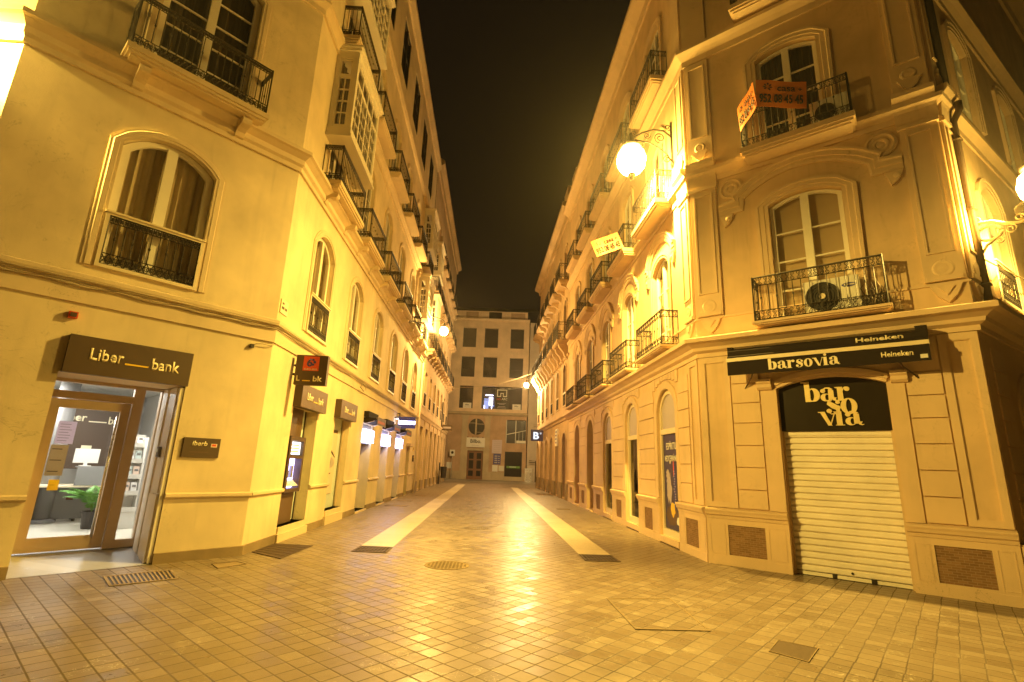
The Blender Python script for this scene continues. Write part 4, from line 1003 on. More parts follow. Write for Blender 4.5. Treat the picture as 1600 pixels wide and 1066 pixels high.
def stoneB2(m):
    gp = [(0, UB[0] - .61)] + [(UB[k] + .61, UB[k + 1] - .61) for k in range(4)] + [(UB[4] + .61, B_END)]
    for i, (a, b) in enumerate(gp):
        a0, b0 = (a + .62 if i == 0 else a + .2), b - .2
        if i == 0:
            m.box(.04, .5, -.01, .03, .99, 1.08); m.box(.04, .5, -.01, .03, 3.70, 3.81); m.box(.04, .12, -.01, .029, 1.08, 3.70); m.box(.42, .5, -.01, .029, 1.08, 3.7)
            a0 = .56
        zs = [.99, 1.37, 1.75, 2.13, 2.5, 2.88, 3.25]
        for z0, z1 in zip(zs, zs[1:]): m.box(a0, b0, -.01, .03, z0 + .011, z1 - .011)
        c0, c1 = a0 + (.08 if i else 0), b0 - .08
        if c1 - c0 > .2: m.prism([(a0, 3.26), (b0, 3.26), (c1, 3.6), (c0 if i else a0, 3.6)], -.01, .022)
    for u in UB:
        P = arc(u, 1.22, 2.98, .5, 12); m.sweep([(u - .61, .99)] + P + [(u + .61, .99)], [(0, -.005), (0, .025), (.02, .035), (.16, .035), (.18, .02), (.185, -.005)])
        for i in range(-4, 5):                       # flat voussoirs up to the cornice
            x = u + i * .19; zt = 2.98 + .5 + .22 - .16 * (i / 4) ** 2
            m.box(x - .083, x + .083, -.01, .028, max(zt, 3.45), 3.81)
fpart(FB2, B, 'stonework', 'trimB', stoneB2)
def stoneB0(m):
    for u in UB0:
        m.sweep([(u - .6, .99)] + arc(u, 1.2, 2.8, .45) + [(u + .6, .99)], [(0, -.005), (0, .03), (.16, .03), (.18, -.005)])
    for a, b in ((.35, .95), (2.95, 4.3), (5.95, 7.3)):
        for z0 in (.99, 1.37, 1.75, 2.13, 2.5, 2.88, 3.25): m.box(a, b, -.01, .02, z0 + .012, z0 + .36)
fpart(FB0, B, 'stonework', 'trimB', stoneB0)
for a, b in ((0.0, 1.5), (2.7, 4.5), (5.7, 7.5), (8.7, 24)): fpart(FB0, B, 'plinth', 'trimB', lambda m: m.box(a, b, -.01, .04, 0, .8))
for F, us in ((FB0, UB0),):
    for u in us:
        window(B, F, u, .1, 1.18, 2.7, .45, .3, rows=1, curtain_or_dark_room='dark', frame='blackdoor')
        window(B, F, u, 4.6, 1.13, 2.0, .28, .13, rows=4, curtain_or_dark_room='blind'); window(B, F, u, 8.4, 1.08, 1.8, .2, .13, rows=4, curtain_or_dark_room='dark')
        bars_front(F, B, u, 1.15, 4.6, .75)
# pilasters with capitals and roundels at the two corners of the angled front
def pilaster(F, u0, u1, nm='pilaster'):
    c = (u0 + u1) / 2
    def fn(m):
        m.box(u0, u1, -.01, .05, 4.66, 7.45); panel(m, u0 + .07, u1 - .07, 5.12, 7.35, .035, .075, .04)
        m.box(u0 - .03, u1 + .03, -.01, .085, 7.45, 7.52); m.extr([(-.01, 7.52), (.06, 7.52), (.08, 7.75), (.14, 7.95), (.20, 8.02), (.20, 8.10), (-.01, 8.12)], u0 - .04, u1 + .04)
        m.lathe([(.14, .05), (.13, .06), (.11, .066), (.07, .062), (.0, .07)], (c, 0, 4.86), 18, 0, 'y'); m.box(u0 + .03, u1 - .03, .045, .07, 4.66, 4.74)
        m.prism([(c - .2, 4.6), (c + .2, 4.6), (c + .12, 4.42), (c, 4.3), (c - .12, 4.42)], -.01, .05); m.prism([(c - .1, 4.56), (c + .1, 4.56), (c, 4.42)], .045, .075)
        # second tier
        m.box(u0, u1, -.01, .05, 8.14, 10.72); panel(m, u0 + .07, u1 - .07, 8.75, 10.6, .035, .075, .04)
        m.lathe([(.12, .05), (.11, .062), (.09, .07), (.06, .064), (.0, .07)], (c, 0, 8.5), 16, 0, 'y'); m.prism([(c - .17, 8.4), (c + .17, 8.4), (c + .09, 8.24), (c, 8.16), (c - .09, 8.24)], .04, .09)
        m.box(u0, u1, -.01, .05, 11.22, 14.9)
    return fpart(F, B, nm, 'trimB', fn)
pilaster(FB1, .03, .55); pilaster(FB1, 3.66, 4.16); pilaster(FB2, .03, .5); pilaster(FB0, .05, .5)
HOOD = [(0, -.005), (0, .03), (.04, .042), (.10, .042), (.11, .06), (.19, .06), (.21, .085), (.25, .085), (.26, -.005)]
def hood(m, u, w, zs, rise, reach, drop=.26):
    """shouldered hood moulding over a window, with scroll stops below its ends"""
    h = w / 2
    p = [(u - reach, zs - drop), (u - h - .04, zs - drop), (u - h, zs)] + arc(u, w, zs, rise)[1:-1] + [(u + h, zs), (u + h + .04, zs - drop), (u + reach, zs - drop)]
    m.sweep(p, HOOD)
    for s in (-1, 1):
        x = u + s * (reach - .14); z = zs - drop - .02
        m.prism([(x - .13, z), (x + .13, z), (x + .1, z - .1), (x + .02, z - .2), (x - .05, z - .25), (x - .09, z - .12)], -.01, .06)
        m.lathe([(.05, .05), (.05, .075), (.02, .085)], (x + .03, 0, z - .09), 10, 0, 'y')
def roundel(m, u, z, r=.24):
    m.lathe([(r, -.005), (r, .035), (r * .82, .05), (r * .72, .02), (r * .6, .02), (r * .5, .04), (r * .34, .04), (r * .28, .02), (r * .14, .03), (0, .035)], (u, 0, z), 22, 0, 'y')
ARB = [(0, -.005), (0, .03), (.06, .03), (.065, .045), (.14, .045), (.15, .06), (.2, .06), (.205, -.005)]
fpart(FB1, B, 'window_hood', 'trimB', lambda m: hood(m, 2.12, 2.05, 7.02, .36, 1.52))
for u in (.86, 3.38): fpart(FB1, B, 'roundel', 'trimB', lambda m: roundel(m, u, 7.32))
surrounds(FB1, B, opB1[1:], 'trimB', ARB)
for u in UB: fpart(FB2, B, 'window_hood', 'trimB', lambda m: hood(m, u, 1.5, 6.78, .42, 1.05, .2))
surrounds(FB2, B, opB2[5:10], 'trimB', ARB[:5] + [(.09, -.005)]); surrounds(FB2, B, opB2[10:], 'trimB', ARB)
surrounds(FB0, B, opB0[3:], 'trimB', ARB)
window(B, FB1, 2.12, 4.32, 1.20, 2.38, .16, .13, rows=4, t=.07, mull=.14, curtain_or_dark_room='blind'); window(B, FB1, 2.07, 7.95, 1.10, 2.13, .14, .13, rows=4, t=.07, mull=.13, curtain_or_dark_room='dark', seed=2); window(B, FB1, 2.1, 11.6, 1.08, 2.0, .14, .13, rows=4, curtain_or_dark_room='dark', seed=2)
for i, u in enumerate(UB):
    window(B, FB2, u, 4.32, 1.13, 2.16, .28, .13, rows=4, curtain_or_dark_room='blind' if i % 2 == 0 else 'drape', seed=1)
    window(B, FB2, u, 7.95, 1.10, 2.03, .2, .13, rows=4, curtain_or_dark_room='dark', seed=2); window(B, FB2, u, 11.6, 1.08, 1.9, .16, .13, rows=4, curtain_or_dark_room='dark', seed=2)
    balcony(B, FB2, u - .05, 4.24, 1.95, .44, 'trimB', .80, 'scroll', .09, corb=False)
    balcony(B, FB2, u - .05, 7.72, 1.95, .46, 'trimB', .78, 'scroll', .2, corb=False)
    balcony(B, FB2, u - .05, 11.2, 1.95, .46, 'trimB', .78, 'scroll', .2, corb=False, step=.14)
balcony(B, FB1, 2.18, 4.24, 2.08, .42, 'trimB', .84, 'scroll', .08, corb=False, bt=.16, bb=.17, step=.13)
balcony(B, FB1, 2.14, 7.70, 1.92, .46, 'trimB', .82, 'scroll', .2, corb=False, bt=.13, bb=.15)
balcony(B, FB1, 2.14, 11.2, 1.92, .46, 'trimB', .82, 'scroll', .2, corb=False, bt=.13, bb=.15)
fpart(FB0, B, 'drainpipe', 'grille', lambda m: [m.tube([(.42, .09, 4.2), (.42, .09, 7.55), (.42, .2, 7.75), (.42, .2, 7.9)], .055, 8)] + [m.box(.35, .49, 0, .16, z, z + .03) for z in (4.6, 5.9, 7.2)], True)
fpart(FB0, B, 'drainpipe', 'iron', lambda m: m.tube([(.35, .1, 8.0), (.35, .1, 15.0)], .06, 8), True)
# roller shutter of the bar
u = 2.175
def shut(m):
    pr = []; z = .07; n = 0
    while z < 2.29:
        pr += [(-.19, z), (-.163, z + .006), (-.155, z + .02), (-.155, z + .072), (-.163, z + .084), (-.19, z + .088)]; z += .104
    m.extr([(-.24, pr[0][1])] + pr + [(-.24, pr[-1][1])], u - .795, u + .795)
    m.box(u - .795, u + .795, -.25, -.14, 2.29, 2.36)
sh = fpart(FB1, B, 'roller_shutter', 'shutter', shut)
fpart(FB1, sh, 'bottom_bar', 'white', lambda m: [m.box(u - .79, u - .26, -.19, -.15, .012, .062), m.box(u - .20, u + .26, -.19, -.15, .012, .062), m.box(u + .33, u + .79, -.19, -.15, .012, .062)])
fpart(FB1, sh, 'lock', 'iron', lambda m: [m.box(u - .26, u - .20, -.2, -.14, .01, .075), m.box(u + .26, u + .33, -.2, -.14, .01, .075), m.lathe([(.018, -.15), (.018, -.14)], (u + .02, 0, .12), 10, 0, 'y')])
for x in (u - .8, u + .77): fpart(FB1, sh, 'guide_rail', 'bronze', lambda m: m.box(x, x + .03, -.15, -.11, .0, 2.4))
# bar name panel in the arch
t = root('bar_sign', FB1.M(u, -.1, 2.75), 'black arched panel above the roller shutter with gold stacked letters', 'sign')
mb = MB(); mb.prism([(x, z) for x, z in outline(dict(u=0, w=1.597, z0=2.362 - 2.75, z1=3.118 - 2.75, rise=.16))], -.05, 0); build(mb, 'panel', 'blackgloss', t, FB1.M(u, -.1, 2.75))
def gold(word, ul, z, k, tr=1.0):
    mb, w = fat_word(word, k, .02, tr); build(mb, 'lettering', 'gold', t, FB1.M(ul, -.099, z))
gold('bar', 1.77, 2.865, .235, .97); gold('so', 2.09, 2.64, .26, .95); gold('via', 1.985, 2.45, .235, .98)
# awning of the bar
t = root('bar_awning', FB1.M(2.12, .0, 3.75), 'long black folded bar awning with cream lettering above the shutter', 'awning')
W = 1.46
F = FB1; mA = F.M()
def awn(m):
    m.extr([(.06, 3.68), (.40, 3.66), (.40, 3.70), (.36, 3.72), (.36, 3.81), (.30, 3.86), (.08, 3.88), (.06, 3.86)], 2.12 - W, 2.12 + W)
    m.box(2.12 - W - .01, 2.12 - W + .08, .05, .32, 3.78, 3.90); m.box(2.12 + W - .14, 2.12 + W + .01, .05, .32, 3.78, 3.92)
fpart(F, t, 'roll', 'black', awn)
fpart(F, t, 'front_bar', 'cream', lambda m: m.box(2.12 - W - .005, 2.12 + W + .005, .40, .44, 3.60, 3.665))
fpart(F, t, 'valance', 'black', lambda m: m.box(2.12 - W, 2.12 + W, .405, .42, 3.35, 3.60))
fpart(F, t, 'arm', 'grille', lambda m: [m.tube([(2.12 + s * (W - .18), .02, 3.15), (2.12 + s * (W - .35), .2, 3.32), (2.12 + s * (W - .5), .38, 3.6)], .012, 6) for s in (-1, 1)], True)
mb, w = fat_word('barsovia', .14, .004, 1.03); build(mb, 'lettering', 'letter', t, F.M(1.34, .42, 3.40))
text('Heineken', F.M(3.18, .421, 3.49), .085, 'letter', t, .40, bold=.03, extr=.002)
mb = MB(); mb.box(-.045, .045, 0, .003, -.03, .03); build(mb, 'emblem', 'plasticw', t, F.M(3.5, .42, 3.42))
tl = Matrix.Rotation(radians(0), 4, 'X')
text('Heineken', F.M(2.98, .361, 3.775) @ tl, .075, 'letter', t, .62, bold=.03, extr=.002)
# air conditioner on the first balcony
t = root('air_conditioner', FB1.M(2.45, .12, 4.32), 'white air conditioner with a round dark fan on the balcony above the bar', 'air conditioner')
mb = MB(F.s); mb.box(2.0, 2.82, .06, .32, 4.34, 4.92); mb.box(2.06, 2.2, .08, .3, 4.315, 4.34); mb.box(2.6, 2.74, .08, .3, 4.315, 4.34); build(mb, 'case', 'plasticw', t, mA)
mb = MB(F.s)
for r in (.255, .215, .175, .135, .095): mb.lathe([(r, .32), (r, .34), (r - .02, .34), (r - .02, .32)], (2.28, 0, 4.62), 26, 0, 'y')
mb.lathe([(.255, .318), (.255, .324), (0, .325)], (2.28, 0, 4.62), 26, 0, 'y'); build(mb, 'fan_grille', 'blackdoor', t, mA)
mb = MB(F.s); mb.lathe([(.05, .32), (.05, .35), (0, .352)], (2.28, 0, 4.62), 14, 0, 'y'); build(mb, 'hub', 'cream', t, mA)
mb = MB(); mb.prism([(.11 * cos(i / 16 * 2 * pi), .038 * sin(i / 16 * 2 * pi)) for i in range(16)], 0, .004, 0); mb.box(-.075, .075, .004, .006, -.008, .012, 1); build(mb, 'emblem', ['blue', 'plasticw'], t, F.M(2.68, .32, 4.76))
t = root('bundle_of_rags', FB1.M(2.95, .2, 4.32), 'dark dry twigs and rags bundled at the right end of the balcony above the bar', 'clutter')
mb = MB(); rnd = random.Random(5)
for i in range(16):
    p = Vector((rnd.uniform(-.1, .1), rnd.uniform(-.08, .08), 0)); pts = [tuple(p)]
    for k in range(4): p = p + Vector((rnd.uniform(-.08, .06), rnd.uniform(-.05, .05), rnd.uniform(.05, .15))); pts.append(tuple(p))
    mb.tube(pts, [.02, .014, .01, .008, .004], 4)
build(mb, 'twigs', 'grille', t, FB1.M(2.98, .2, 4.32))
t = root('air_conditioner', FB1.M(2.9, .1, 7.9), 'pale air conditioner half hidden behind the corner banners on the upper balcony', 'air conditioner')
mb = MB(); mb.box(-.3, .3, -.1, .2, .03, .52); build(mb, 'case', 'plasticw', t, FB1.M(2.72, .12, 7.9)); mb = MB(); mb.lathe([(.17, .2), (.17, .215), (.15, .215), (.15, .2)], (0.06, 0, .24), 20, 0, 'y'); mb.lathe([(.15, .2), (.0, .205)], (.06, 0, .24), 20, 0, 'y'); build(mb, 'fan_grille', 'blackdoor', t, FB1.M(2.72, .12, 7.9))
# ---- for-sale banners
def banner(P00, P10, P11, P01, label, group=None):
    """corners: bottom-left, bottom-right, top-right, top-left as read"""
    P = [Vector(p) for p in (P00, P10, P11, P01)]
    ex = (P[1] - P[0]); w = ex.length; ex.normalize(); up = P[3] - P[0]; nz = ex.cross(up).normalized(); ez = nz.cross(ex); h = (up.dot(ez) + (P[2] - P[1]).dot(ez)) / 2
    x = -ex                                            # local x; viewer-right is -x
    c = (P[0] + P[1] + P[2] + P[3]) / 4
    mw = Matrix(((x.x, nz.x, ez.x, c.x), (x.y, nz.y, ez.y, c.y), (x.z, nz.z, ez.z, c.z), (0, 0, 0, 1)))
    t = root('banner', mw, label, 'banner')
    mb = MB(); n = 10
    for i in range(n):
        f0, f1 = i / n, (i + 1) / n; s0, s1 = .012 * sin(f0 * 7), .012 * sin(f1 * 7)
        x0, x1 = w / 2 - w * f0, w / 2 - w * f1
        mb.add([(x0, s0, -h / 2), (x1, s1, -h / 2), (x1, s1, h / 2), (x0, s0, h / 2), (x0, s0 - .006, -h / 2), (x1, s1 - .006, -h / 2), (x1, s1 - .006, h / 2), (x0, s0 - .006, h / 2)], [(0, 1, 2, 3), (7, 6, 5, 4), (0, 4, 5, 1), (3, 2, 6, 7)])
    build(mb, 'sheet', 'orange', t, mw)
    L = lambda xr, z: mw @ Matrix.Translation((-xr, .016, z))
    text('952 08 45 45', L(.0, -h * .20), h * .34, 'ink', t, w * .86, bold=.03, extr=.002)
    text('casa', L(w * .10, h * .17), h * .17, 'ink', t, w * .36, bold=.012, extr=.002); text('+', L(w * .37, h * .19), h * .12, 'ink', t, bold=.012, extr=.002)
    mb = MB()
    for a, r, l in ((-.2, .07, .1), (.5, .08, .1), (1.25, .09, .1), (2.0, .08, .1), (2.8, .07, .1), (3.7, .06, .11), (-.95, .06, .1)):
        a += pi / 2 - 1.2; cx, cz = r * w * .9 * cos(a), r * w * .9 * sin(a); q = l * w * .38
        mb.prism([(cx + q * cos(a), cz + q * sin(a)), (cx + q * .5 * cos(a + pi / 2), cz + q * .5 * sin(a + pi / 2)), (cx - q * cos(a), cz - q * sin(a)), (cx + q * .5 * cos(a - pi / 2), cz + q * .5 * sin(a - pi / 2))], 0, .002)
    build(mb, 'emblem', 'ink', t, L(-w * .27, h * .22)); return t
# ------------------------------------------------------------------ shopfronts along the right side
for k, u in enumerate(UB[:3]):
    def sfm(m):
        m.box(u - .607, u - .52, -.12, -.05, .16, 2.98); m.box(u + .52, u + .607, -.12, -.05, .16, 2.98)
        m.box(u - .52, u + .52, -.12, -.04, 2.44, 2.56); m.box(u - .52, u + .52, -.12, -.045, .16, .32)
        m.sweep(arc(u, 1.06, 2.95, .42), [(0, -.12), (0, -.05), (.08, -.05), (.08, -.12)])
    sf = fpart(FB2, B, 'shopfront', 'cream', sfm)
    fpart(FB2, sf, 'fanlight', 'lilac', lambda m: m.poly([(x, -.09, z) for x, z in outline(dict(u=u, w=1.1, z0=2.56, z1=2.95, rise=.43))]))
    fpart(FB2, sf, 'pane', 'pane', lambda m: m.poly([(u - .52, -.1, .32), (u + .52, -.1, .32), (u + .52, -.1, 2.44), (u - .52, -.1, 2.44)]))
    if k: fpart(FB2, sf, 'curtain_or_dark_room', 'drape' if k == 1 else 'dark', lambda m: m.poly([(u - .6, -.4, .3), (u + .6, -.4, .3), (u + .6, -.4, 2.5), (u - .6, -.4, 2.5)]))
    fpart(FB2, sf, 'sill', 'trimB', lambda m: m.box(u - .6, u + .6, -.14, .05, .03, .158))
t = root('poster', FB2.M(UB[0], -.09, 1.38), 'tall dark blue poster with white lettering in the arched window beside the bar', 'poster')
m0 = FB2.M(UB[0], -.095, 1.38)
mb = MB(); mb.box(-.51, .51, 0, .006, -1.05, 1.05); build(mb, 'sheet', 'navy', t, m0)
text('ESPÍRITU', FB2.M(UB[0], -.0885, 2.18), .20, 'letterw', t, .62, bold=.01, extr=.002); text('MEDITERRÁNEO', FB2.M(UB[0], -.0885, 1.90), .17, 'letterw', t, .86, bold=.01, extr=.002)
mb = MB(); rnd = random.Random(9)
def blob(cx, cz, rx, rz, m, y, n=16, j=.15): mb.prism([(cx + rx * (1 + rnd.uniform(-j, j)) * cos(i / n * 2 * pi), cz + rz * (1 + rnd.uniform(-j, j)) * sin(i / n * 2 * pi)) for i in range(n)], .006, y, m)
blob(.1, -.75, .36, .22, 5, .0066); blob(.2, -.15, .17, .32, 0, .007, 22, .3); blob(.28, .15, .1, .1, 0, .0072, 14, .3); blob(.02, -.62, .13, .16, 1, .0078); blob(-.32, -.86, .12, .12, 2, .008, 10, .5); blob(-.1, .28, .025, .18, 3, .0083); blob(-.14, -.1, .07, .5, 4, .0075, 18, .08); blob(.1, .42, .025, .04, 2, .0081)
for i in range(14): blob(-.13 + rnd.uniform(-.04, .04), -.5 + i * .055, .03, .014, 0, .0086 + i * .0001, 8)
build(mb, 'picture', ['lilac', 'paperyel', 'paper', 'red', 'blue', 'brownlite'], t, m0)
for k, u in enumerate(UB[3:]):
    dr = fpart(FB2, B, 'recessed_door', 'wood' if k else 'blackdoor', lambda m: [m.box(u - .6, u + .6, -.6, -.55, .05, 2.5), m.box(u - .5, u - .05, -.55, -.53, .3, 1.1), m.box(u + .05, u + .5, -.55, -.53, .3, 1.1), m.box(u - .5, u - .05, -.55, -.53, 1.25, 2.3), m.box(u + .05, u + .5, -.55, -.53, 1.25, 2.3), m.box(u - .6, u + .6, -.6, -.5, 2.5, 2.6)])
    fpart(FB2, dr, 'fanlight', 'lilac' if k else 'blackgloss', lambda m: m.poly([(x, -.56, z) for x, z in outline(dict(u=u, w=1.2, z0=2.6, z1=2.97, rise=.5))]))
    fpart(FB2, B, 'door_step', 'trimB', lambda m: m.box(u - .62, u + .62, -.6, .12, .0, .048))
# banners
Fz = lambda F, u, d, z: F.P(u, d, z)
banner(Fz(FB1, 1.22, .50, 8.20), Fz(FB1, 1.66, 1.02, 8.28), Fz(FB1, 1.66, 1.02, 8.86), Fz(FB1, 1.22, .50, 8.78), 'orange for-sale banner, left half of the pointed pair on the upper corner balcony')
banner(Fz(FB1, 1.67, 1.02, 8.28), Fz(FB1, 2.42, .52, 8.20), Fz(FB1, 2.42, .52, 8.78), Fz(FB1, 1.67, 1.02, 8.86), 'orange for-sale banner, right half of the pointed pair on the upper corner balcony')
banner(Fz(FB2, 3.72, 1.32, 7.50), Fz(FB2, 3.60, .56, 7.80), Fz(FB2, 3.60, .56, 8.34), Fz(FB2, 3.72, 1.32, 8.06), 'orange for-sale banner sticking out alone from the street side below the bright lamp')

# ------------------------------------------------------------------ far left apartment house
LC = 17.6; HC_ = 20.3
Cb = root('apartment_building', (EA[0], EA[1] + .01, 0), 'tan apartment house further along the left side of the street, beyond the cream corner building', 'building')
UC = [1.6 + 2.42 * k for k in range(7)]
opC = [dict(u=u, w=1.35, z0=.1, z1=3.6, depth=.35) for u in UC]
opC += ops_row(UC, 1.0, 4.75, 6.6, .18) + ops_row(UC, 1.0, 8.2, 10.3, 0) + ops_row(UC, 1.0, 11.8, 13.9, 0) + ops_row(UC, 1.0, 15.2, 17.0, 0)
sheet(FC, 0, LC, 0, HC_, opC, Cb, 'wallC')
ec = FC.P(LC, 0, 0)
mb = MB(); body(mb, [EA, (ec.x, ec.y), (-20, ec.y), (-20, EA[1])], HC_ - .05)
mb.poly([(ec.x, ec.y, 0), (-20, ec.y, 0), (-20, ec.y, HC_), (ec.x, ec.y, HC_)], 1)
build(mb, 'roof', ['roof', 'wallC'], Cb)
PC = [(EA[0], EA[1] + .01), (ec.x, ec.y), (-14, ec.y)]
for pr in ([(-.02, 4.0), (.06, 4.0), (.1, 4.12), (.16, 4.2), (.16, 4.28), (-.02, 4.32)], [(-.02, 7.7), (.05, 7.7), (.12, 7.85), (-.02, 7.9)], [(-.02, 14.6), (.1, 14.6), (.2, 14.8), (-.02, 14.86)], [(-.02, 19.3), (.1, 19.3), (.15, 19.6), (.4, 19.85), (.4, 20.05), (-.02, 20.3)]):
    cornice(Cb, PC, pr, 'wallC')
for u in UC: fpart(FC, Cb, 'pilaster', 'wallC', lambda m: m.box(u - 1.21 - .2, u - 1.21 + .2, -.01, .06, .0, 3.98))
surrounds(FC, Cb, opC[7:], 'wallC', [(0, -.005), (0, .05), (.12, .05), (.14, -.005)])
for a, b in gaps(0, LC, opC, .5): fpart(FC, Cb, 'plinth', 'skirt', lambda m: m.box(a, b, -.01, .08, 0, .55))
for i, u in enumerate(UC):
    window(Cb, FC, u, .1, 1.33, 3.5, 0, .3, rows=2, t=.06, mull=.05, curtain_or_dark_room='dark', frame='wood', seed=2, transom=2.5, name='shop_door')
    window(Cb, FC, u, 4.75, .98, 1.85, .18, .14, rows=3, curtain_or_dark_room='dark', frame='wood', seed=2); bars_front(FC, Cb, u, 1.0, 4.75, .8)
    for z, h in ((8.2, 2.1), (11.8, 2.1), (15.2, 1.8)): window(Cb, FC, u, z, .98, h, 0, .14, rows=4, curtain_or_dark_room='dark', frame='wood', seed=2)
    for z in (7.9, 11.5):
        balcony(Cb, FC, u, z, 1.75, .5, 'wallC', .9, 'plain', .16, corb=True)
    if i in (0,): mirador(Cb, FC, u, 9.0, 1.85, .52, 2.4, 3); mirador(Cb, FC, u, 12.6, 1.85, .5, 2.2, 3)
    else: balcony(Cb, FC, u, 14.9, 1.5, .4, 'wallC', .85, 'plain', .14, corb=False)
FCs = Frame((FC.P(12.4, 0, 0).x, FC.P(12.4, 0, 0).y), 90)
t = root('hanging_sign', FCs.M(.45, 0, 4.35), 'small dark red hanging sign far down the left side above the litter bin', 'sign')
mb = MB(); mb.box(-.42, .42, -.1, 0, -.22, .22); build(mb, 'board', 'brown', t, FCs.M(.5, 0, 4.3)); mb = MB(); mb.box(-.3, .3, 0, .004, -.07, .07); build(mb, 'print', 'lilac', t, FCs.M(.5, 0, 4.3)); mb = MB(); mb.box(.4, .5, -.07, -.03, -.05, 2.0); build(mb, 'bracket', 'iron', t, FCs.M(.5, 0, 4.3))
# ------------------------------------------------------------------ far right apartment house
LD = 14.2; HD = 16.8
Db = root('apartment_building', (EB[0], EB[1] + .01, 0), 'tan apartment house with ornate balconies further along the right side of the street', 'building')
UD = [1.25 + 2.42 * k for k in range(6)]
opD = [dict(u=u, w=1.15, z0=.1, z1=3.0, rise=.35, depth=.35) for u in UD] + ops_row(UD, .85, 4.75, 6.7, .3) + ops_row(UD, .9, 8.25, 10.5, .2) + ops_row(UD, .9, 11.7, 13.8, .2)
sheet(FD, 0, LD, 0, HD, opD, Db, 'wallD')
ed = FD.P(LD, 0, 0)
mb = MB(); body(mb, [(ed.x, ed.y), EB, (22, EB[1]), (22, ed.y)], HD - .05)
mb.poly([(ed.x, ed.y, 0), (22, ed.y, 0), (22, ed.y, HD), (ed.x, ed.y, HD)], 1); mb.poly([(EB[0], EB[1] + .02, HB - 1), (22, EB[1] + .02, HB - 1), (22, EB[1] + .02, HD), (EB[0], EB[1] + .02, HD)], 1)
build(mb, 'roof', ['roof', 'wallD'], Db)
PD = [(14, ed.y), (ed.x, ed.y), (EB[0], EB[1] + .01)]
for pr in ([(-.02, 4.0), (.06, 4.0), (.1, 4.1), (.2, 4.18), (.2, 4.26), (-.02, 4.3)], [(-.02, 7.3), (.05, 7.3), (.1, 7.4), (-.02, 7.45)], [(-.02, 15.4), (.1, 15.4), (.16, 15.7), (.45, 15.95), (.45, 16.15), (-.02, 16.3)]):
    cornice(Db, PD, pr, 'wallD')
for a in (.3, 2.9, 5.5, 8.1, 10.7): fpart(FD, Db, 'parapet', 'wallD', lambda m: m.box(a, a + 1.3, -.3, .1, HD, HD + .55))
fpart(FD, Db, 'roof_turret', 'wallD', lambda m: m.box(0, 1.3, -3, -.3, HD, HD + 1.6))
surrounds(FD, Db, opD, 'wallD', [(0, -.005), (0, .05), (.12, .06), (.14, -.005)])
for a, b in gaps(0, LD, opD, .5): fpart(FD, Db, 'plinth', 'skirt', lambda m: m.box(a, b, -.01, .07, 0, .8))
for i, u in enumerate(UD):
    window(Db, FD, u, .1, 1.13, 2.9, .35, .3, rows=2, t=.06, mull=.05, curtain_or_dark_room='dark', frame='wood', seed=2, transom=2.3, name='shop_door')
    window(Db, FD, u, 4.75, .83, 1.95, .3, .15, rows=3, t=.05, mull=.05, curtain_or_dark_room='dark', frame='wood', seed=2); bars_front(FD, Db, u, .86, 4.75, .7)
    window(Db, FD, u, 8.25, .88, 2.25, .2, .15, rows=3, t=.05, mull=.06, curtain_or_dark_room='dark', frame='wood', seed=2); window(Db, FD, u, 11.7, .88, 2.1, .2, .15, rows=3, t=.05, mull=.06, curtain_or_dark_room='dark', frame='wood', seed=2)
    balcony(Db, FD, u, 8.0, 1.9, .62, 'wallD', .98, 'plain', .2); balcony(Db, FD, u, 11.45, 1.7, .55, 'wallD', .95, 'plain', .2)
    for s in (-1, 1): fpart(FD, Db, 'bracket', 'wallD', lambda m: m.extr([(0, 8.0), (.5, 8.0), (.45, 7.8), (.22, 7.55), (.15, 7.3), (0, 7.15)], u + s * .62 - .14, u + s * .62 + .14))
t = root('lit_sign', FD.M(10.2, .4, 3.9), 'small dark blue sign with a glowing white letter B on the far right house', 'sign')
FBs = Frame((FD.P(9.0, 0, 0).x, FD.P(9.0, 0, 0).y), 90)
mb = MB(); mb.box(-.42, .42, -.12, 0, -.38, .38); build(mb, 'case', 'blue', t, FBs.M(-.6, 0, 3.62)); text('B', FBs.M(-.66, .001, 3.6), .48, 'mon', t, .38, bold=.03); text('*', FBs.M(-.36, .001, 3.76), .15, 'mon', t)
mb = MB(); mb.box(-.2, .0, -.08, -.04, .3, .34); build(mb, 'bracket', 'iron', t, FBs.M(0, 0, 3.55))
mb = MB()
t = root('lit_sign', FD.M(3.67, .02, 3.3), 'upright white shop sign above a doorway on the far right house', 'sign')
mb = MB(); mb.box(-.36, .36, 0, .1, -.55, .4); build(mb, 'case', 'paper', t, FD.M(3.67, .0, 3.3)); mb = MB()
for i in range(4): mb.box(-.22, .22, .1, .104, -.4 + i * .2, -.32 + i * .2)
build(mb, 'print', 'blue', t, FD.M(3.67, 0, 3.3))
# ------------------------------------------------------------------ building closing the street
Fb = root('office_building', (0, 54.5, 0), 'plain sand coloured building closing the far end of the street', 'building')
opF = [dict(u=-1.44, w=1.66, z0=.02, z1=2.92, depth=.25), dict(u=2.78, w=2.15, z0=3.85, z1=6.3, depth=.4), dict(u=2.6, w=1.82, z0=.42, z1=2.96, depth=.2)]
cols = [(-2.74, 1.48), (-.31, 1.5), (2.58, 1.48)]; rows_ = [(14.15, 16.42), (10.82, 13.1), (7.40, 9.85)]
for (z0, z1) in rows_:
    for (uu, ww) in cols: opF.append(dict(u=uu, w=ww, z0=z0, z1=z1, depth=.3))
opF.append(dict(u=1.135, w=1.4, z0=7.40, z1=9.85, depth=.3))
for uu in (-6.2, -9.0): opF += [dict(u=uu, w=1.48, z0=a, z1=b, depth=.3) for a, b in rows_]
opFl = [o for o in opF if o['z0'] < 6.5]; opFu = [o for o in opF if o['z0'] > 6.5]
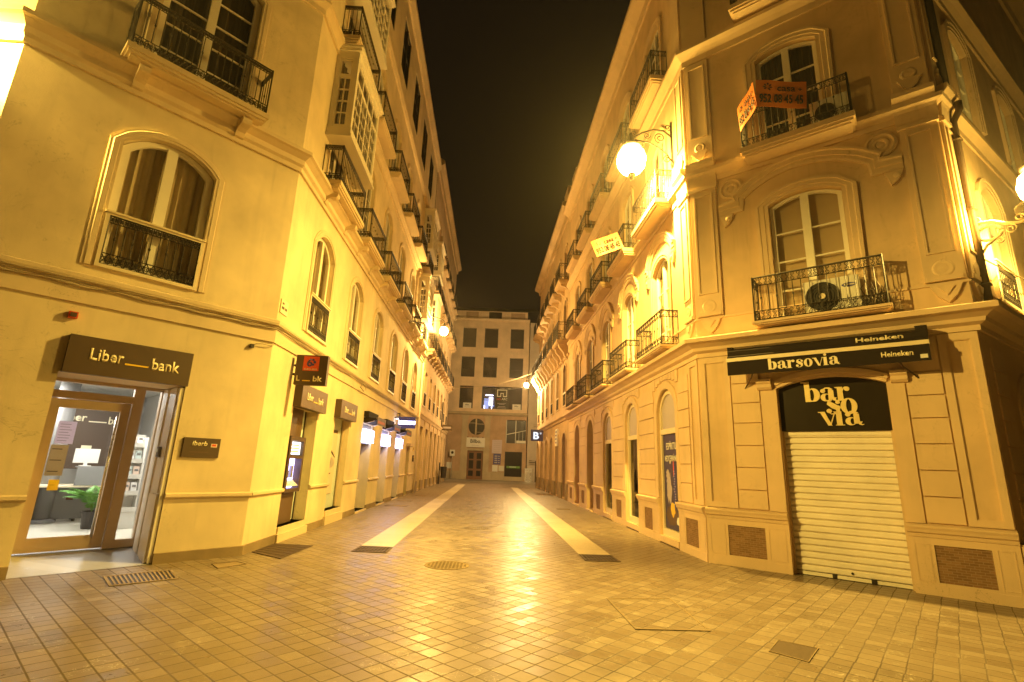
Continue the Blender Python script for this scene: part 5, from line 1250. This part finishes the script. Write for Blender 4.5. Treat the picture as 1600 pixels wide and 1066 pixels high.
sheet(FF, -12, 3.92, 0, 6.8, opFl, Fb, 'wallFlow'); sheet(FF, -12, 3.92, 6.8, 17.4, opFu, Fb, 'wallF')
opFa = [dict(u=uu, w=1.2, z0=17.6, z1=18.3, depth=.2) for uu in (-2.7, -.1)]
fpart(FF, Fb, 'attic', 'wallF', lambda m: m.box(-12, 3.7, -6, -.35, 17.4, 18.5))
fpart(FF, Fb, 'attic_window', 'blackgloss', lambda m: m.box(-.7, .75, -.36, -.33, 17.55, 18.4))
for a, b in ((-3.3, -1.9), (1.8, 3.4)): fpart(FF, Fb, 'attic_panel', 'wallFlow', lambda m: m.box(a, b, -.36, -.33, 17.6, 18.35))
fpart(FF, Fb, 'roof', 'roof', lambda m: m.add([(-13, -.2, 18.5), (5, -.2, 18.5), (5, -7, 21.0), (-13, -7, 21.0)], [(0, 1, 2, 3)]))
fpart(FF, Fb, 'side_wall', 'wallF', lambda m: [m.poly([(3.92, 0, 0), (3.92, -6, 0), (3.92, -6, 17.4), (3.92, 0, 17.4)]), m.poly([(-12, 0, 17.4), (3.92, 0, 17.4), (3.92, -6, 17.4), (-12, -6, 17.4)])])
fpart(FF, Fb, 'cornice', 'stoneF', lambda m: m.extr([(-.02, 6.66), (.05, 6.66), (.12, 6.72), (.3, 6.78), (.34, 6.84), (.34, 6.96), (-.02, 7.05)], -12, 3.98))
fpart(FF, Fb, 'cornice', 'wallF', lambda m: m.extr([(-.02, 17.25), (.1, 17.25), (.2, 17.4), (.2, 17.5), (-.02, 17.52)], -12, 3.95))
def pilF(m):
    for a, b in ((-3.0, -2.40), (-.56, .02)):
        m.box(a, b, -.01, .12, .0, 6.3); m.prism([(a, 6.3), (b, 6.3), (b + .14, 6.65), (a - .14, 6.65)], -.01, .14); m.box(a - .05, b + .05, -.01, .16, 3.02, 3.16); m.box(a - .05, b + .05, -.01, .16, 4.5, 4.6)
    m.box(-2.40, -.56, -.01, .1, 2.96, 3.16); m.box(-2.4, -2.29, -.01, .08, 0, 2.96); m.box(-.59, -.56, -.01, .08, 0, 2.96)
fpart(FF, Fb, 'door_surround', 'stoneF', pilF)
fpart(FF, Fb, 'plinth', 'stoneF', lambda m: [m.box(a, b, -.01, .07, 0, .82) for a, b in ((-12, -3.01), (.03, 1.68), (3.52, 3.92))] + [m.box(1.69, 3.51, -.01, .09, 0, .4)])
def fdoor(m):
    for c in (-1.85, -1.03):
        m.box(c - .41, c + .41, -.24, -.19, .02, 2.9)
rd = fpart(FF, Fb, 'double_door', 'wood', fdoor)
for c in (-1.85, -1.03):
    for z, hh in ((.35, .55), (1.1, .85), (2.1, .62)): fpart(FF, rd, 'panel', 'blackgloss', lambda m: m.box(c - .24, c + .24, -.19, -.175, z, z + hh))
fpart(FF, rd, 'door_frame', 'wood', lambda m: [m.box(-1.46, -1.42, -.19, -.15, .02, 2.9), m.box(-2.27, -.61, -.19, -.16, 2.84, 2.92)])
rw = fpart(FF, Fb, 'round_window', 'wallFlow', lambda m: m.lathe([(.95, -.01), (.95, .05), (.86, .05), (.86, -.01)], (-1.44, 0, 5.45), 32, 0, 'y'))
fpart(FF, rw, 'pane', 'blackgloss', lambda m: m.lathe([(.87, .0), (.87, .015), (0, .016)], (-1.44, 0, 5.45), 32, 0, 'y'))
fpart(FF, rw, 'glazing_bar', 'stoneF', lambda m: [m.box(-1.58, -1.42, .02, .045, 4.62, 6.28), m.box(-2.2, -1.58, .02, .035, 5.8, 5.85), m.box(-1.42, -.66, .02, .035, 5.72, 5.77), m.box(-1.42, -.7, .02, .035, 4.85, 4.89)])
for zi, (z0, z1) in enumerate(rows_):
    for uu, ww in cols + ([(1.135, 1.4)] if zi == 2 else []) + [(-6.2, 1.48)]:
        lit = zi == 2 and abs(uu + .31) < .01
        f = fpart(FF, Fb, 'window', 'iron', lambda m: [m.box(uu - ww / 2, uu - ww / 2 + .05, -.28, -.2, z0, z1), m.box(uu + ww / 2 - .05, uu + ww / 2, -.28, -.2, z0, z1), m.box(uu - ww / 2 + .05, uu + ww / 2 - .05, -.27, -.21, z0 + .95, z0 + 1.0)])
        fpart(FF, f, 'pane', 'pane', lambda m: m.poly([(uu - ww / 2, -.24, z0), (uu + ww / 2, -.24, z0), (uu + ww / 2, -.24, z1), (uu - ww / 2, -.24, z1)]))
        if lit:
            fpart(FF, f, 'lit_room', ['blackdoor', 'roomblue', 'litwhite'], lambda m: [m.poly([(uu - ww / 2 - .3, -1.6, z0), (uu + ww / 2 + .3, -1.6, z0), (uu + ww / 2 + .3, -1.6, z1), (uu - ww / 2 - .3, -1.6, z1)]), m.box(uu - .55, uu - .05, -1.58, -1.5, z0 + .1, z0 + 1.3, 1), m.box(uu + .02, uu + .42, -1.2, -1.0, z0 + .45, z0 + 1.4, 2), m.box(uu - .6, uu + .6, -1.2, -.9, z0 + .42, z0 + .5, 1), m.box(uu - .4, uu + .45, -1.4, -1.3, z0 + 1.62, z0 + 1.68, 2), m.box(uu + .3, uu + .36, -1.0, -.9, z0, z0 + .45, 2), m.box(uu - .5, uu - .44, -1.0, -.9, z0, z0 + .45, 2)])
        else: fpart(FF, f, 'curtain_or_dark_room', 'dark', lambda m: m.poly([(uu - ww / 2, -.36, z0), (uu + ww / 2, -.36, z0), (uu + ww / 2, -.36, z1), (uu - ww / 2, -.36, z1)]))
    for uu, ww in cols: fpart(FF, Fb, 'sill', 'wallF', lambda m: m.box(uu - ww / 2 - .08, uu + ww / 2 + .08, -.02, .09, z0 - .1, z0 - .002))
f = fpart(FF, Fb, 'window', 'plasticw', lambda m: [m.box(1.72, 1.79, -.3, -.2, 3.85, 6.3), m.box(2.72, 2.79, -.3, -.2, 3.85, 6.3), m.box(2.85, 3.84, -.15, -.05, 3.88, 4.15), m.prism([(1.8, 4.72), (3.85, 5.2), (3.85, 5.27), (1.8, 4.79)], -.2, -.15), m.box(3.1, 3.13, -.28, -.22, 4.15, 5.1), m.box(3.5, 3.53, -.28, -.22, 4.15, 5.15)])
fpart(FF, f, 'pane', 'blackgloss', lambda m: m.poly([(1.7, -.32, 3.85), (3.86, -.32, 3.85), (3.86, -.32, 6.3), (1.7, -.32, 6.3)]))
f = fpart(FF, Fb, 'shop_window', 'iron', lambda m: [m.box(1.69, 1.75, -.19, -.1, .42, 2.96), m.box(3.45, 3.51, -.19, -.1, .42, 2.96), m.box(1.75, 3.45, -.19, -.1, 2.9, 2.96)])
fpart(FF, f, 'pane', 'blackgloss', lambda m: m.poly([(1.7, -.15, .42), (3.5, -.15, .42), (3.5, -.15, 2.96), (1.7, -.15, 2.96)]))
fpart(FF, f, 'print', ['aqua', 'leaf'], lambda m: [m.box(2.2, 2.9, -.15, -.145, 1.38, 1.44), m.box(1.9, 3.3, -.15, -.147, 1.28, 1.5, 1)])
t = board('shop_sign', FF, -1.45, 3.79, 1.95, 1.0, .06, 'paper', 'white name board over the brown door at the far end of the street', .16)
text('Bilbo.', FF.M(-1.43, .221, 3.92), .40, 'ink', t, 1.15, bold=.015); mb = MB(); mb.box(-.4, .4, 0, .004, -.02, .02); build(mb, 'print', 'lilac', t, FF.M(-1.45, .22, 3.5))
mb = MB()
for k in range(4): mb.box(-.85 + k * .53, -.75 + k * .53, 0, .14, .5, .58)
build(mb, 'lamp_arm', 'iron', t, FF.M(-1.5, .16, 3.79))
for uu, lb in ((-2.6, 'small white name card in the left window of the far building'), (2.75, 'small white name card in the window right of the black board')):
    t = board('name_card', FF, uu, 7.72, .9, .58, .02, 'paper', lb, -.2); text('bilbo.', FF.M(uu, -.179, 7.8), .19, 'ink', t, .46, bold=.01); mb = MB(); mb.box(-.3, .3, 0, .003, -.015, .015); build(mb, 'print', 'lilac', t, FF.M(uu, -.18, 7.56))
t = board('black_board', FF, 1.135, 8.66, 1.36, 2.34, .05, 'blackgloss', 'tall black board with a white arch emblem on the far building', -.15)
mb = MB()
for q in ((-.55, -.45, -.05, .75), (.45, .55, -.05, .75), (-.45, .45, .65, .75), (-.45, -.1, -.05, .05), (.1, .45, -.05, .05), (-.18, -.1, .05, .38), (.1, .18, .05, .38), (-.1, .1, .30, .38)): mb.box(q[0], q[1], 0, .006, q[2], q[3])
build(mb, 'emblem', 'letterw', t, FF.M(1.135, -.10, 8.8)); text('ARC', FF.M(1.42, -.099, 8.52), .24, 'letterw', t, .62, bold=.02); text('NO', FF.M(.8, -.099, 8.5), .22, 'red', t, .42, bold=.02)
mb = MB()
for z, w_ in ((.32, .5), (-.62, .95), (-.72, .6), (-.95, .8), (-1.1, 1.0)): mb.box(-w_ / 2, w_ / 2, 0, .004, z + (.72 if z > 0 else 0) - .025, z + (.72 if z > 0 else 0) + .025)
build(mb, 'print', 'lilac', t, FF.M(1.135, -.10, 8.66))
for (uu, z, w_, h_, m_, lb) in ((.82, 3.44, 1.04, 1.4, 'paperlilac', 'large pale lilac sheet pasted right of the far brown door'), (.88, 2.16, .78, 1.1, 'blue', 'dark blue price board below the lilac sheet on the far wall'), (.7, 1.21, .58, .66, 'paper', 'small white meter box low on the far wall, left one of two'), (1.36, 1.21, .56, .54, 'plasticw', 'small grey meter box low on the far wall, right one of two'), (-4.14, 1.36, .54, .64, 'paper', 'white utility box on the far wall beside the parking sign')):
    t = board('wall_board', FF, uu, z, w_, h_, .05, m_, lb, .0, cat='board')
    mb = MB()
    if m_ == 'blue':
        for i in range(4):
            for j in (0, 1): mb.box(-.02 + j * .15 - .0, .1 + j * .15, 0, .003, -.42 + i * .22, -.3 + i * .22)
            mb.box(-.3, -.1, 0, .003, -.4 + i * .22, -.33 + i * .22)
        build(mb, 'print', 'lilac', t, FF.M(uu, .05, z))
    elif m_ == 'paperlilac':
        for i in range(6): mb.box(-.38, .34, 0, .003, -.5 + i * .2, -.47 + i * .2)
        build(mb, 'print', 'lilac', t, FF.M(uu, .05, z))
    else: mb.box(-w_ / 2 + .05, w_ / 2 - .05, 0, .012, -h_ / 2 + .05, h_ / 2 - .05); build(mb, 'lid', m_, t, FF.M(uu, .05, z))
t = root('sign_post', FF.M(-3.8, .5, 0), 'slim grey post carrying a square white sign in front of the far wall', 'sign')
mb = MB(); mb.tube([(0, 0, 0), (0, 0, 2.9)], .04, 8); build(mb, 'post', 'steel', t, FF.M(-3.8, .5, 0)); mb = MB(); mb.box(-.26, .26, .04, .06, 2.3, 2.95); build(mb, 'plate', 'paper', t, FF.M(-3.8, .5, 0)); mb = MB(); mb.lathe([(.14, .06), (.14, .065), (0, .066)], (0, 0, 2.66), 16, 0, 'y'); build(mb, 'emblem', 'ink', t, FF.M(-3.8, .5, 0))
t = root('utility_cabinet', FF.M(4.2, .6, 0), 'pale metal utility cabinet at the right foot of the far wall', 'cabinet')
mb = MB(); mb.box(-.38, .38, -.2, .1, .08, 1.3); mb.box(-.34, .34, -.17, .07, 0, .08); mb.box(-.42, .42, -.24, .14, 1.3, 1.36); build(mb, 'case', 'plasticw', t, FF.M(4.2, .6, 0))
mb = MB()
for x in (-.18, .18): mb.box(x - .12, x + .12, .1, .104, 1.06, 1.16); mb.box(x - .165, x + .165, .1, .112, .12, .95)
build(mb, 'door', 'steel', t, FF.M(4.2, .6, 0))
t = root('handrail', FF.M(4.5, .9, 0), 'dark metal gate frame beside the utility cabinet', 'gate')
mb = MB(); mb.tube([(-.2, 0, 0), (-.2, 0, 2.1), (.45, 0, 2.1)], .05, 6); mb.tube([(-.2, 0, 1.95), (.45, 0, 1.95)], .04, 6); build(mb, 'frame', 'iron', t, FF.M(4.7, .9, 0))
# pale neighbour on the right of it
Gb = root('apartment_building', (4, 53.9, 0), 'pale plain house wall standing right of the far sand coloured building', 'building')
FG = Frame((4.0, 54.0), 91)
opG = ops_row([6, 9], 1.1, 4.5, 6.5, 0) + ops_row([6, 9], 1.1, 8, 10, 0)
sheet(FG, 0, 20, 0, 17.0, opG, Gb, 'wallG'); fpart(FG, Gb, 'side_wall', 'wallG', lambda m: [m.poly([(0, 0, 0), (0, -8, 0), (0, -8, 17), (0, 0, 17)]), m.poly([(0, 0, 17), (20, 0, 17), (20, -8, 17), (0, -8, 17)])])
fpart(FG, Gb, 'cornice', 'wallG', lambda m: [m.extr([(-.02, 5.6), (.1, 5.6), (.2, 5.75), (.2, 5.85), (-.02, 5.9)], .6, 20), m.extr([(-.02, 16.5), (.15, 16.5), (.35, 16.8), (.35, 17.0), (-.02, 17.05)], 0, 20)])
for uu in (6, 9):
    for z in (4.5, 8): window(Gb, FG, uu, z, 1.08, 2.0, 0, .15, rows=3, curtain_or_dark_room='dark', frame='wood', seed=2)
# houses closing the side views
Hb = root('house', (-13, 56, 0), 'dark tan house at the left end of the cross street', 'building')
FHs = Frame((-12.2, 54.9), 92); sheet(FHs, -14, 0, 0, 15, ops_row([-3, -6, -9], 1.1, 4.5, 6.5, 0), Hb, 'wallC'); fpart(FHs, Hb, 'roof', 'roof', lambda m: m.poly([(-14, 0, 15), (0, 0, 15), (0, -8, 15), (-14, -8, 15)]))

# ------------------------------------------------------------------ street lamps
def lantern(m0, t, mat, k, power, c, cone, base=0, blend=.45):
    """glare-sized round glass lantern under a small iron cap, with a reflector lamp that throws its light downward"""
    mb = MB(); mb.lathe([(.06, -.205), (.13, -.16), (.185, -.08), (.205, .02), (.18, .12), (.12, .18), (.06, .2)], (0, 0, 0), 16); build(mb, 'lamp_glass', mat, t, m0 @ Matrix.Scale(k, 4), True)  # glass swollen into a ball so its shape carries the lamp's glare
    mb = MB()
    for i in range(4):
        a = i * pi / 2 + .4; mb.tube([(.21 * k * sin(q) * cos(a), .21 * k * sin(q) * sin(a), -.21 * k * cos(q)) for q in (.3, .8, 1.4, 2.0, 2.5)], .006, 4)
    mb.lathe([(.15 * k, .2 * k), (.16 * k, .215 * k), (.11 * k, .27 * k), (.06 * k, .30 * k), (.05 * k, .36 * k), (.02 * k, .45 * k)], (0, 0, 0), 12); mb.lathe([(.015 * k, -.29 * k), (.035 * k, -.25 * k), (.06 * k, -.21 * k)], (0, 0, 0), 8)
    if base: mb.lathe([(.04 * k, -.27 * k), (base * k, -.215 * k), (base * k, -.195 * k), (.1 * k, -.205 * k)], (0, 0, 0), 20)  # opaque dish added to block light falling steeply from the lamp
    build(mb, 'lamp_frame', 'iron', t, m0)
    ld = bpy.data.lights.new('lamp', 'SPOT' if cone else 'POINT'); ld.energy = power; ld.color = c; ld.shadow_soft_size = .07
    if cone: ld.spot_size = radians(cone); ld.spot_blend = blend
    link('lamp_light', ld, t, m0)
def bracket_hang(F, u, z, reach, t, zh=1.0):
    mb = MB(); T = lambda pts, r=.018: mb.tube([(0, a, b) for a, b in pts], r, 6)
    mb.box(-.035, .035, 0, .03, -.1, zh + .15); mb.lathe([(.08, 0), (.08, .02), (.03, .05)], (0, .0, .0), 12, 0, 'y')
    T([(.02, zh * .75), (.2, zh * .9), (.45, zh * .92), (.75, zh * .8), (reach - .08, zh * .66), (reach, zh * .55)], .022); T([(.02, .05), (.14, .25), (.34, .42), (.6, .55), (reach - .1, zh * .6)], .016)
    T(spiral(.3, zh * .70, .15, .03, -pi / 2, 1.6, 20), .013); T(spiral(.14, .12, .10, .02, pi / 2, 1.5, 16, -1), .013); T(spiral(.62, zh * .74, .09, .02, pi, 1.4, 14), .011); T(spiral(.1, zh * 1.0, .09, .02, -pi / 2, 1.4, 14, -1), .012); T(spiral(reach - .08, zh * .78, .08, .02, -pi / 2, 1.3, 12), .011)
    T([(reach, zh * .55), (reach, .52)], .012); build(mb, 'bracket', 'iron', t, F.M(u, 0, z), True)
def lamp_hang(F, u, z, d, power, label, k=1.0, c=SOD, cone=178, glow=30, base=0, blend=.45):
    t = root('street_lamp', F.M(u, 0, z), label, 'street lamp'); t['group'] = 'wall lanterns along the street'
    bracket_hang(F, u, z, d, t); lantern(F.M(u, d, z), t, lamp_mat(c, glow), k, power, c, cone, base, blend)
def lamp_stand(F, u, z, d, power, label, k=1.0, c=SOD, cone=178, glow=30, base=0):
    t = root('street_lamp', F.M(u, 0, z - .6), label, 'street lamp'); t['group'] = 'wall lanterns along the street'
    mb = MB(); zz = -.42
    T = lambda pts, r=.02: mb.tube([(0, a, b) for a, b in pts], r, 6)
    mb.box(-.035, .035, 0, .03, -1.25, .05)
    T([(.02, -1.1), (.08, -.9), (.2, -.72), (.34, -.62), (.36, -.5)], .022); T([(.03, -.35), (.16, -.32), (.3, -.34), (.45, -.44), (.6, -.48), (d, -.46), (d, -.3)], .024)
    T([(.25 + .15 * cos(a * pi / 8), -.53 + .12 * sin(a * pi / 8)) for a in range(17)], .022); T(spiral(.1, -.28, .09, .02, -pi / 2, 1.5, 14), .014); T(spiral(.5, -.55, .08, .02, pi / 2, 1.4, 12, -1), .012); T(spiral(.62, -.40, .07, .02, -pi / 2, 1.4, 12), .012); T(spiral(.36, -.68, .06, .015, pi, 1.3, 12), .012)
    build(mb, 'bracket', 'cream', t, F.M(u, 0, z), True); lantern(F.M(u, d, z), t, lamp_mat(c, glow), k, power, c, cone, base)
LS = 7000
lamp_hang(FB2, .85, 8.80, 1.02, LS * 1.2, 'blazing wall lantern on the right corner building, biggest of the hanging lamps', 1.7, SOD, 180, 100, 0, .8)
lamp_stand(FB0, .45, 5.98, .95, LS * .44, 'wall lantern on a scrolled bracket cut by the right edge of the picture', 1.5, SOD, 180, 75, .25)
lamp_hang(FA0, -1.15, 7.4, 1.22, LS * 1.35, 'wall lantern round the left corner, by the left edge of the picture', 1.3, SOD, 180, 130, .25, .22)
lamp_hang(FA2, 17.3, 8.45, 1.27, LS * .36, 'glowing wall lantern on the left side of the street, half way down', 1.15, (1, .60, .15), 0, 30)
lamp_hang(FD, 13.4, 7.7, 1.05, LS * .6, 'small glowing lantern at the far end of the right side', .95, (1, .66, .25), 0, 30)

# ------------------------------------------------------------------ small street things
def disc(name, x, y, r, label, mat='grille', pat='ring', cat='manhole cover'):
    m0 = Matrix.Translation((x, y, .0)); t = root(name, m0, label, cat)
    mb = MB(); mb.lathe([(r, 0), (r, .006), (r * .9, .007), (r * .88, .005), (0, .0055)], (0, 0, 0), 32); build(mb, 'cover', mat, t, m0)
    mb = MB()
    for i in range(-5, 6):
        for j in range(-5, 6):
            if hypot(i, j) < 5.2: mb.box((i - .3) * r * .16, (i + .3) * r * .16, (j - .3) * r * .16, (j + .3) * r * .16, .006, .0095)
    build(mb, 'studs', mat, t, m0)
disc('manhole_cover', -.59, 8.75, .36, 'round studded manhole cover in the middle of the street, closest one', 'skirt')
disc('manhole_cover', -.21, 13.7, .33, 'thin rimmed round manhole cover further up the street', 'tile')
def grate(name, pts, label, n, mat='grille', cat='drain', bar=.45, cross=0):
    """slotted iron grating over a dark pit; pts = near-left, near-right, far-right, far-left"""
    P = [Vector((*p, 0)) for p in pts]; m0 = Matrix.Translation(P[0]); t = root(name, m0, label, cat)
    Q = lambda a, b: (P[0] * (1 - a) * (1 - b) + P[1] * a * (1 - b) + P[2] * a * b + P[3] * (1 - a) * b) - P[0]
    mb = MB(); mb.poly([tuple(Q(a, b) + Vector((0, 0, .0045))) for a, b in ((0, 0), (1, 0), (1, 1), (0, 1))]); build(mb, 'pit_shade', 'ink', t, m0)  # flat black sheet painting the shade below the bars
    mb = MB()
    def slab(a0, a1, b0, b1, z): 
        v = [tuple(Q(a, b) + Vector((0, 0, zz))) for zz in (.0046, z) for a, b in ((a0, b0), (a1, b0), (a1, b1), (a0, b1))]
        mb.add(v, [(3, 2, 1, 0), (4, 5, 6, 7), (0, 1, 5, 4), (1, 2, 6, 5), (2, 3, 7, 6), (3, 0, 4, 7)])
    for i in range(n): slab((i + .5 - bar / 2) / n, (i + .5 + bar / 2) / n, .04, .96, .010)
    for a0, a1, b0, b1 in ((0, 1, 0, .06), (0, 1, .94, 1), (0, .03, .06, .94), (.97, 1, .06, .94)): slab(a0, a1, b0, b1, .0115)
    for i in range(cross): slab(.03, .97, (i + 1) / (cross + 1) - .02, (i + 1) / (cross + 1) + .02, .0125)
    build(mb, 'bars', mat, t, m0)
grate('drain_grate', [(-2.37, 9.72), (-1.73, 9.66), (-1.74, 10.3), (-2.36, 10.34)], 'black slotted drain at the near end of the left pale strip', 10, cross=3)
grate('drain_grate', [(1.79, 9.5), (2.43, 9.5), (2.41, 10.15), (1.79, 10.15)], 'black slotted drain at the near end of the right pale strip', 10, cross=3)
grate('floor_grating', [(-3.95, 9.35), (-3.27, 8.85), (-3.2, 10.2), (-3.95, 10.3)], 'square iron floor grating by the left corner below the cash machine', 22, 'grille', bar=.55, cross=5)
grate('vent_grate', [(-4.5, 6.81), (-3.96, 7.3), (-4.36, 7.82), (-4.92, 7.29)], 'slotted brown vent grate in the paving before the bank door', 16, 'skirt', bar=.5)
def plate(name, pts, label, mat, rim=None, cat='cover'):
    P = [Vector((*p, 0)) for p in pts]; m0 = Matrix.Translation(P[0]); t = root(name, m0, label, cat)
    c = sum(P, Vector()) / 4
    mb = MB(); mb.add([tuple(p - P[0] + Vector((0, 0, z))) for z in (0, .005) for p in P], [(4, 5, 6, 7), (0, 1, 5, 4), (1, 2, 6, 5), (2, 3, 7, 6), (3, 0, 4, 7)]); build(mb, 'cover', mat, t, m0)
    mb = MB()
    for i in range(4):
        a, b_ = P[i], P[(i + 1) % 4]; ia, ib = a + (c - a) * .045, b_ + (c - b_) * .045
        mb.add([tuple(q - P[0] + Vector((0, 0, z))) for z in (.004, .0085) for q in (a, b_, ib, ia)], [(4, 5, 6, 7), (0, 1, 5, 4), (2, 3, 7, 6)])
    build(mb, 'rim', rim or mat, t, m0)
plate('access_cover', [(2.69, 5.13), (2.91, 4.87), (3.24, 5.24), (2.96, 5.45)], 'small dark rectangular cover in the paving in front of the bar shutter', 'grille', 'skirt')
plate('tiled_cover', [(1.59, 5.68), (2.38, 5.68), (2.42, 7.0), (1.57, 6.9)], 'large tiled access cover with a thin metal rim in the right foreground', 'tile', 'skirt')
plate('access_cover', [(-3.82, 7.99), (-3.58, 8.36), (-3.8, 8.53), (-4.06, 8.28)], 'small brown cover on the paving under the wall right of the bank door', 'skirt', 'grille')
for k, (x, y, r) in enumerate(((-3.4, 22, .3), (-3.2, 25.5, .25), (-3.3, 19.6, .4), (3.0, 20.5, .25))):
    plate('access_cover', [(x - r, y - r * .8), (x + r, y - r * .8), (x + r, y + r * .8), (x - r, y + r * .8)], ['dark cover along the left pavement near the drainpipe', 'small dark cover furthest up the left pavement', 'wide dark cover on the left pavement past the black doors', 'dark cover along the right pavement beyond the pale strip'][k], 'skirt', 'grille')
m0 = Matrix.Translation((-3.55, 40.2, 0)); t = root('litter_bin', m0, 'black litter bin on a post far down the left pavement', 'bin')
mb = MB(); mb.lathe([(.2, .45), (.26, 1.25), (.27, 1.27), (.24, 1.3), (.23, 1.25)], (.12, 0, 0), 14); build(mb, 'bucket', 'blackdoor', t, m0); mb = MB(); mb.tube([(-.2, 0, 0), (-.2, 0, 1.6)], .05, 8); mb.tube([(-.2, 0, 1.1), (.0, 0, 1.1)], .02, 6); build(mb, 'post', 'blackdoor', t, m0)
def wire(label, a, b, sag, r=.018):
    a, b = Vector(a), Vector(b); pts = []
    for i in range(17):
        f = i / 16; p = a.lerp(b, f); p.z -= sag * 4 * f * (1 - f); pts.append(tuple(p - a))
    m0 = Matrix.Translation(a); mb = MB(); mb.tube(pts, r, 5); tag(build(mb, 'overhead_cable', 'cable', None, m0, True), label, 'cable')
wire('thin dark cable slung across the far end of the street', FC.P(16.5, .2, 8.2), FD.P(13.6, .2, 8.9), .5)
wire('thin cable running from the right corner drainpipe along the side wall', FB0.P(.4, .12, 5.05), FB0.P(5.5, .3, 5.4), .03, .01)

# ------------------------------------------------------------------ night sky, camera, view
w = bpy.data.worlds.new('World'); S.world = w; w.use_nodes = True
nt = w.node_tree; bg = nt.nodes['Background']
bg.inputs[0].default_value = (1.0, .58, .34, 1); bg.inputs[1].default_value = .0055

HAZE = .0006
if HAZE:
    hb = MB(); hb.box(-162, 162, -162, 222, -1, 22.5); ho = build(hb, 'haze', [], None, None); ho['kind'] = 'stuff'
    k = N('night_haze'); pv = k.n('ShaderNodeVolumePrincipled'); pv.inputs['Color'].default_value = (.95, .85, .7, 1); pv.inputs['Density'].default_value = HAZE; pv.inputs['Anisotropy'].default_value = .8
    k.l(pv.outputs[0], k.out.inputs[1]); ho.data.materials.append(k.m)
cam = bpy.data.cameras.new('camera'); co = bpy.data.objects.new('camera', cam); COL.objects.link(co)
Fp, PITCH, ROLL, YAW = 786., radians(13.85), radians(2.14), radians(2.1)
cam.lens = Fp / 1600 * 36; cam.sensor_width = 36; cam.sensor_fit = 'HORIZONTAL'; cam.clip_end = 500; cam.clip_start = .05
cp, sp = cos(PITCH), sin(PITCH); c_, s_ = cos(ROLL), sin(ROLL)
f = Vector((0, cp, sp)); r = Vector((1, 0, 0)); uu = Vector((0, -sp, cp))
r2 = r * c_ + uu * s_; u2 = -r * s_ + uu * c_
Rz = Matrix.Rotation(-YAW, 3, 'Z'); f, r2, u2 = Rz @ f, Rz @ r2, Rz @ u2
co.matrix_world = Matrix(((r2.x, u2.x, -f.x, 0), (r2.y, u2.y, -f.y, 0), (r2.z, u2.z, -f.z, 1.6), (0, 0, 0, 1)))
S.camera = co
S.view_settings.view_transform = 'Standard'; S.view_settings.look = 'None'; S.view_settings.exposure = 0; S.view_settings.gamma = 1
S.cycles.use_denoising = True
S.cycles.max_bounces = 8; S.cycles.transparent_max_bounces = 12; S.cycles.sample_clamp_indirect = 6; S.cycles.caustics_reflective = False; S.cycles.caustics_refractive = False
S.cycles.use_light_tree = True
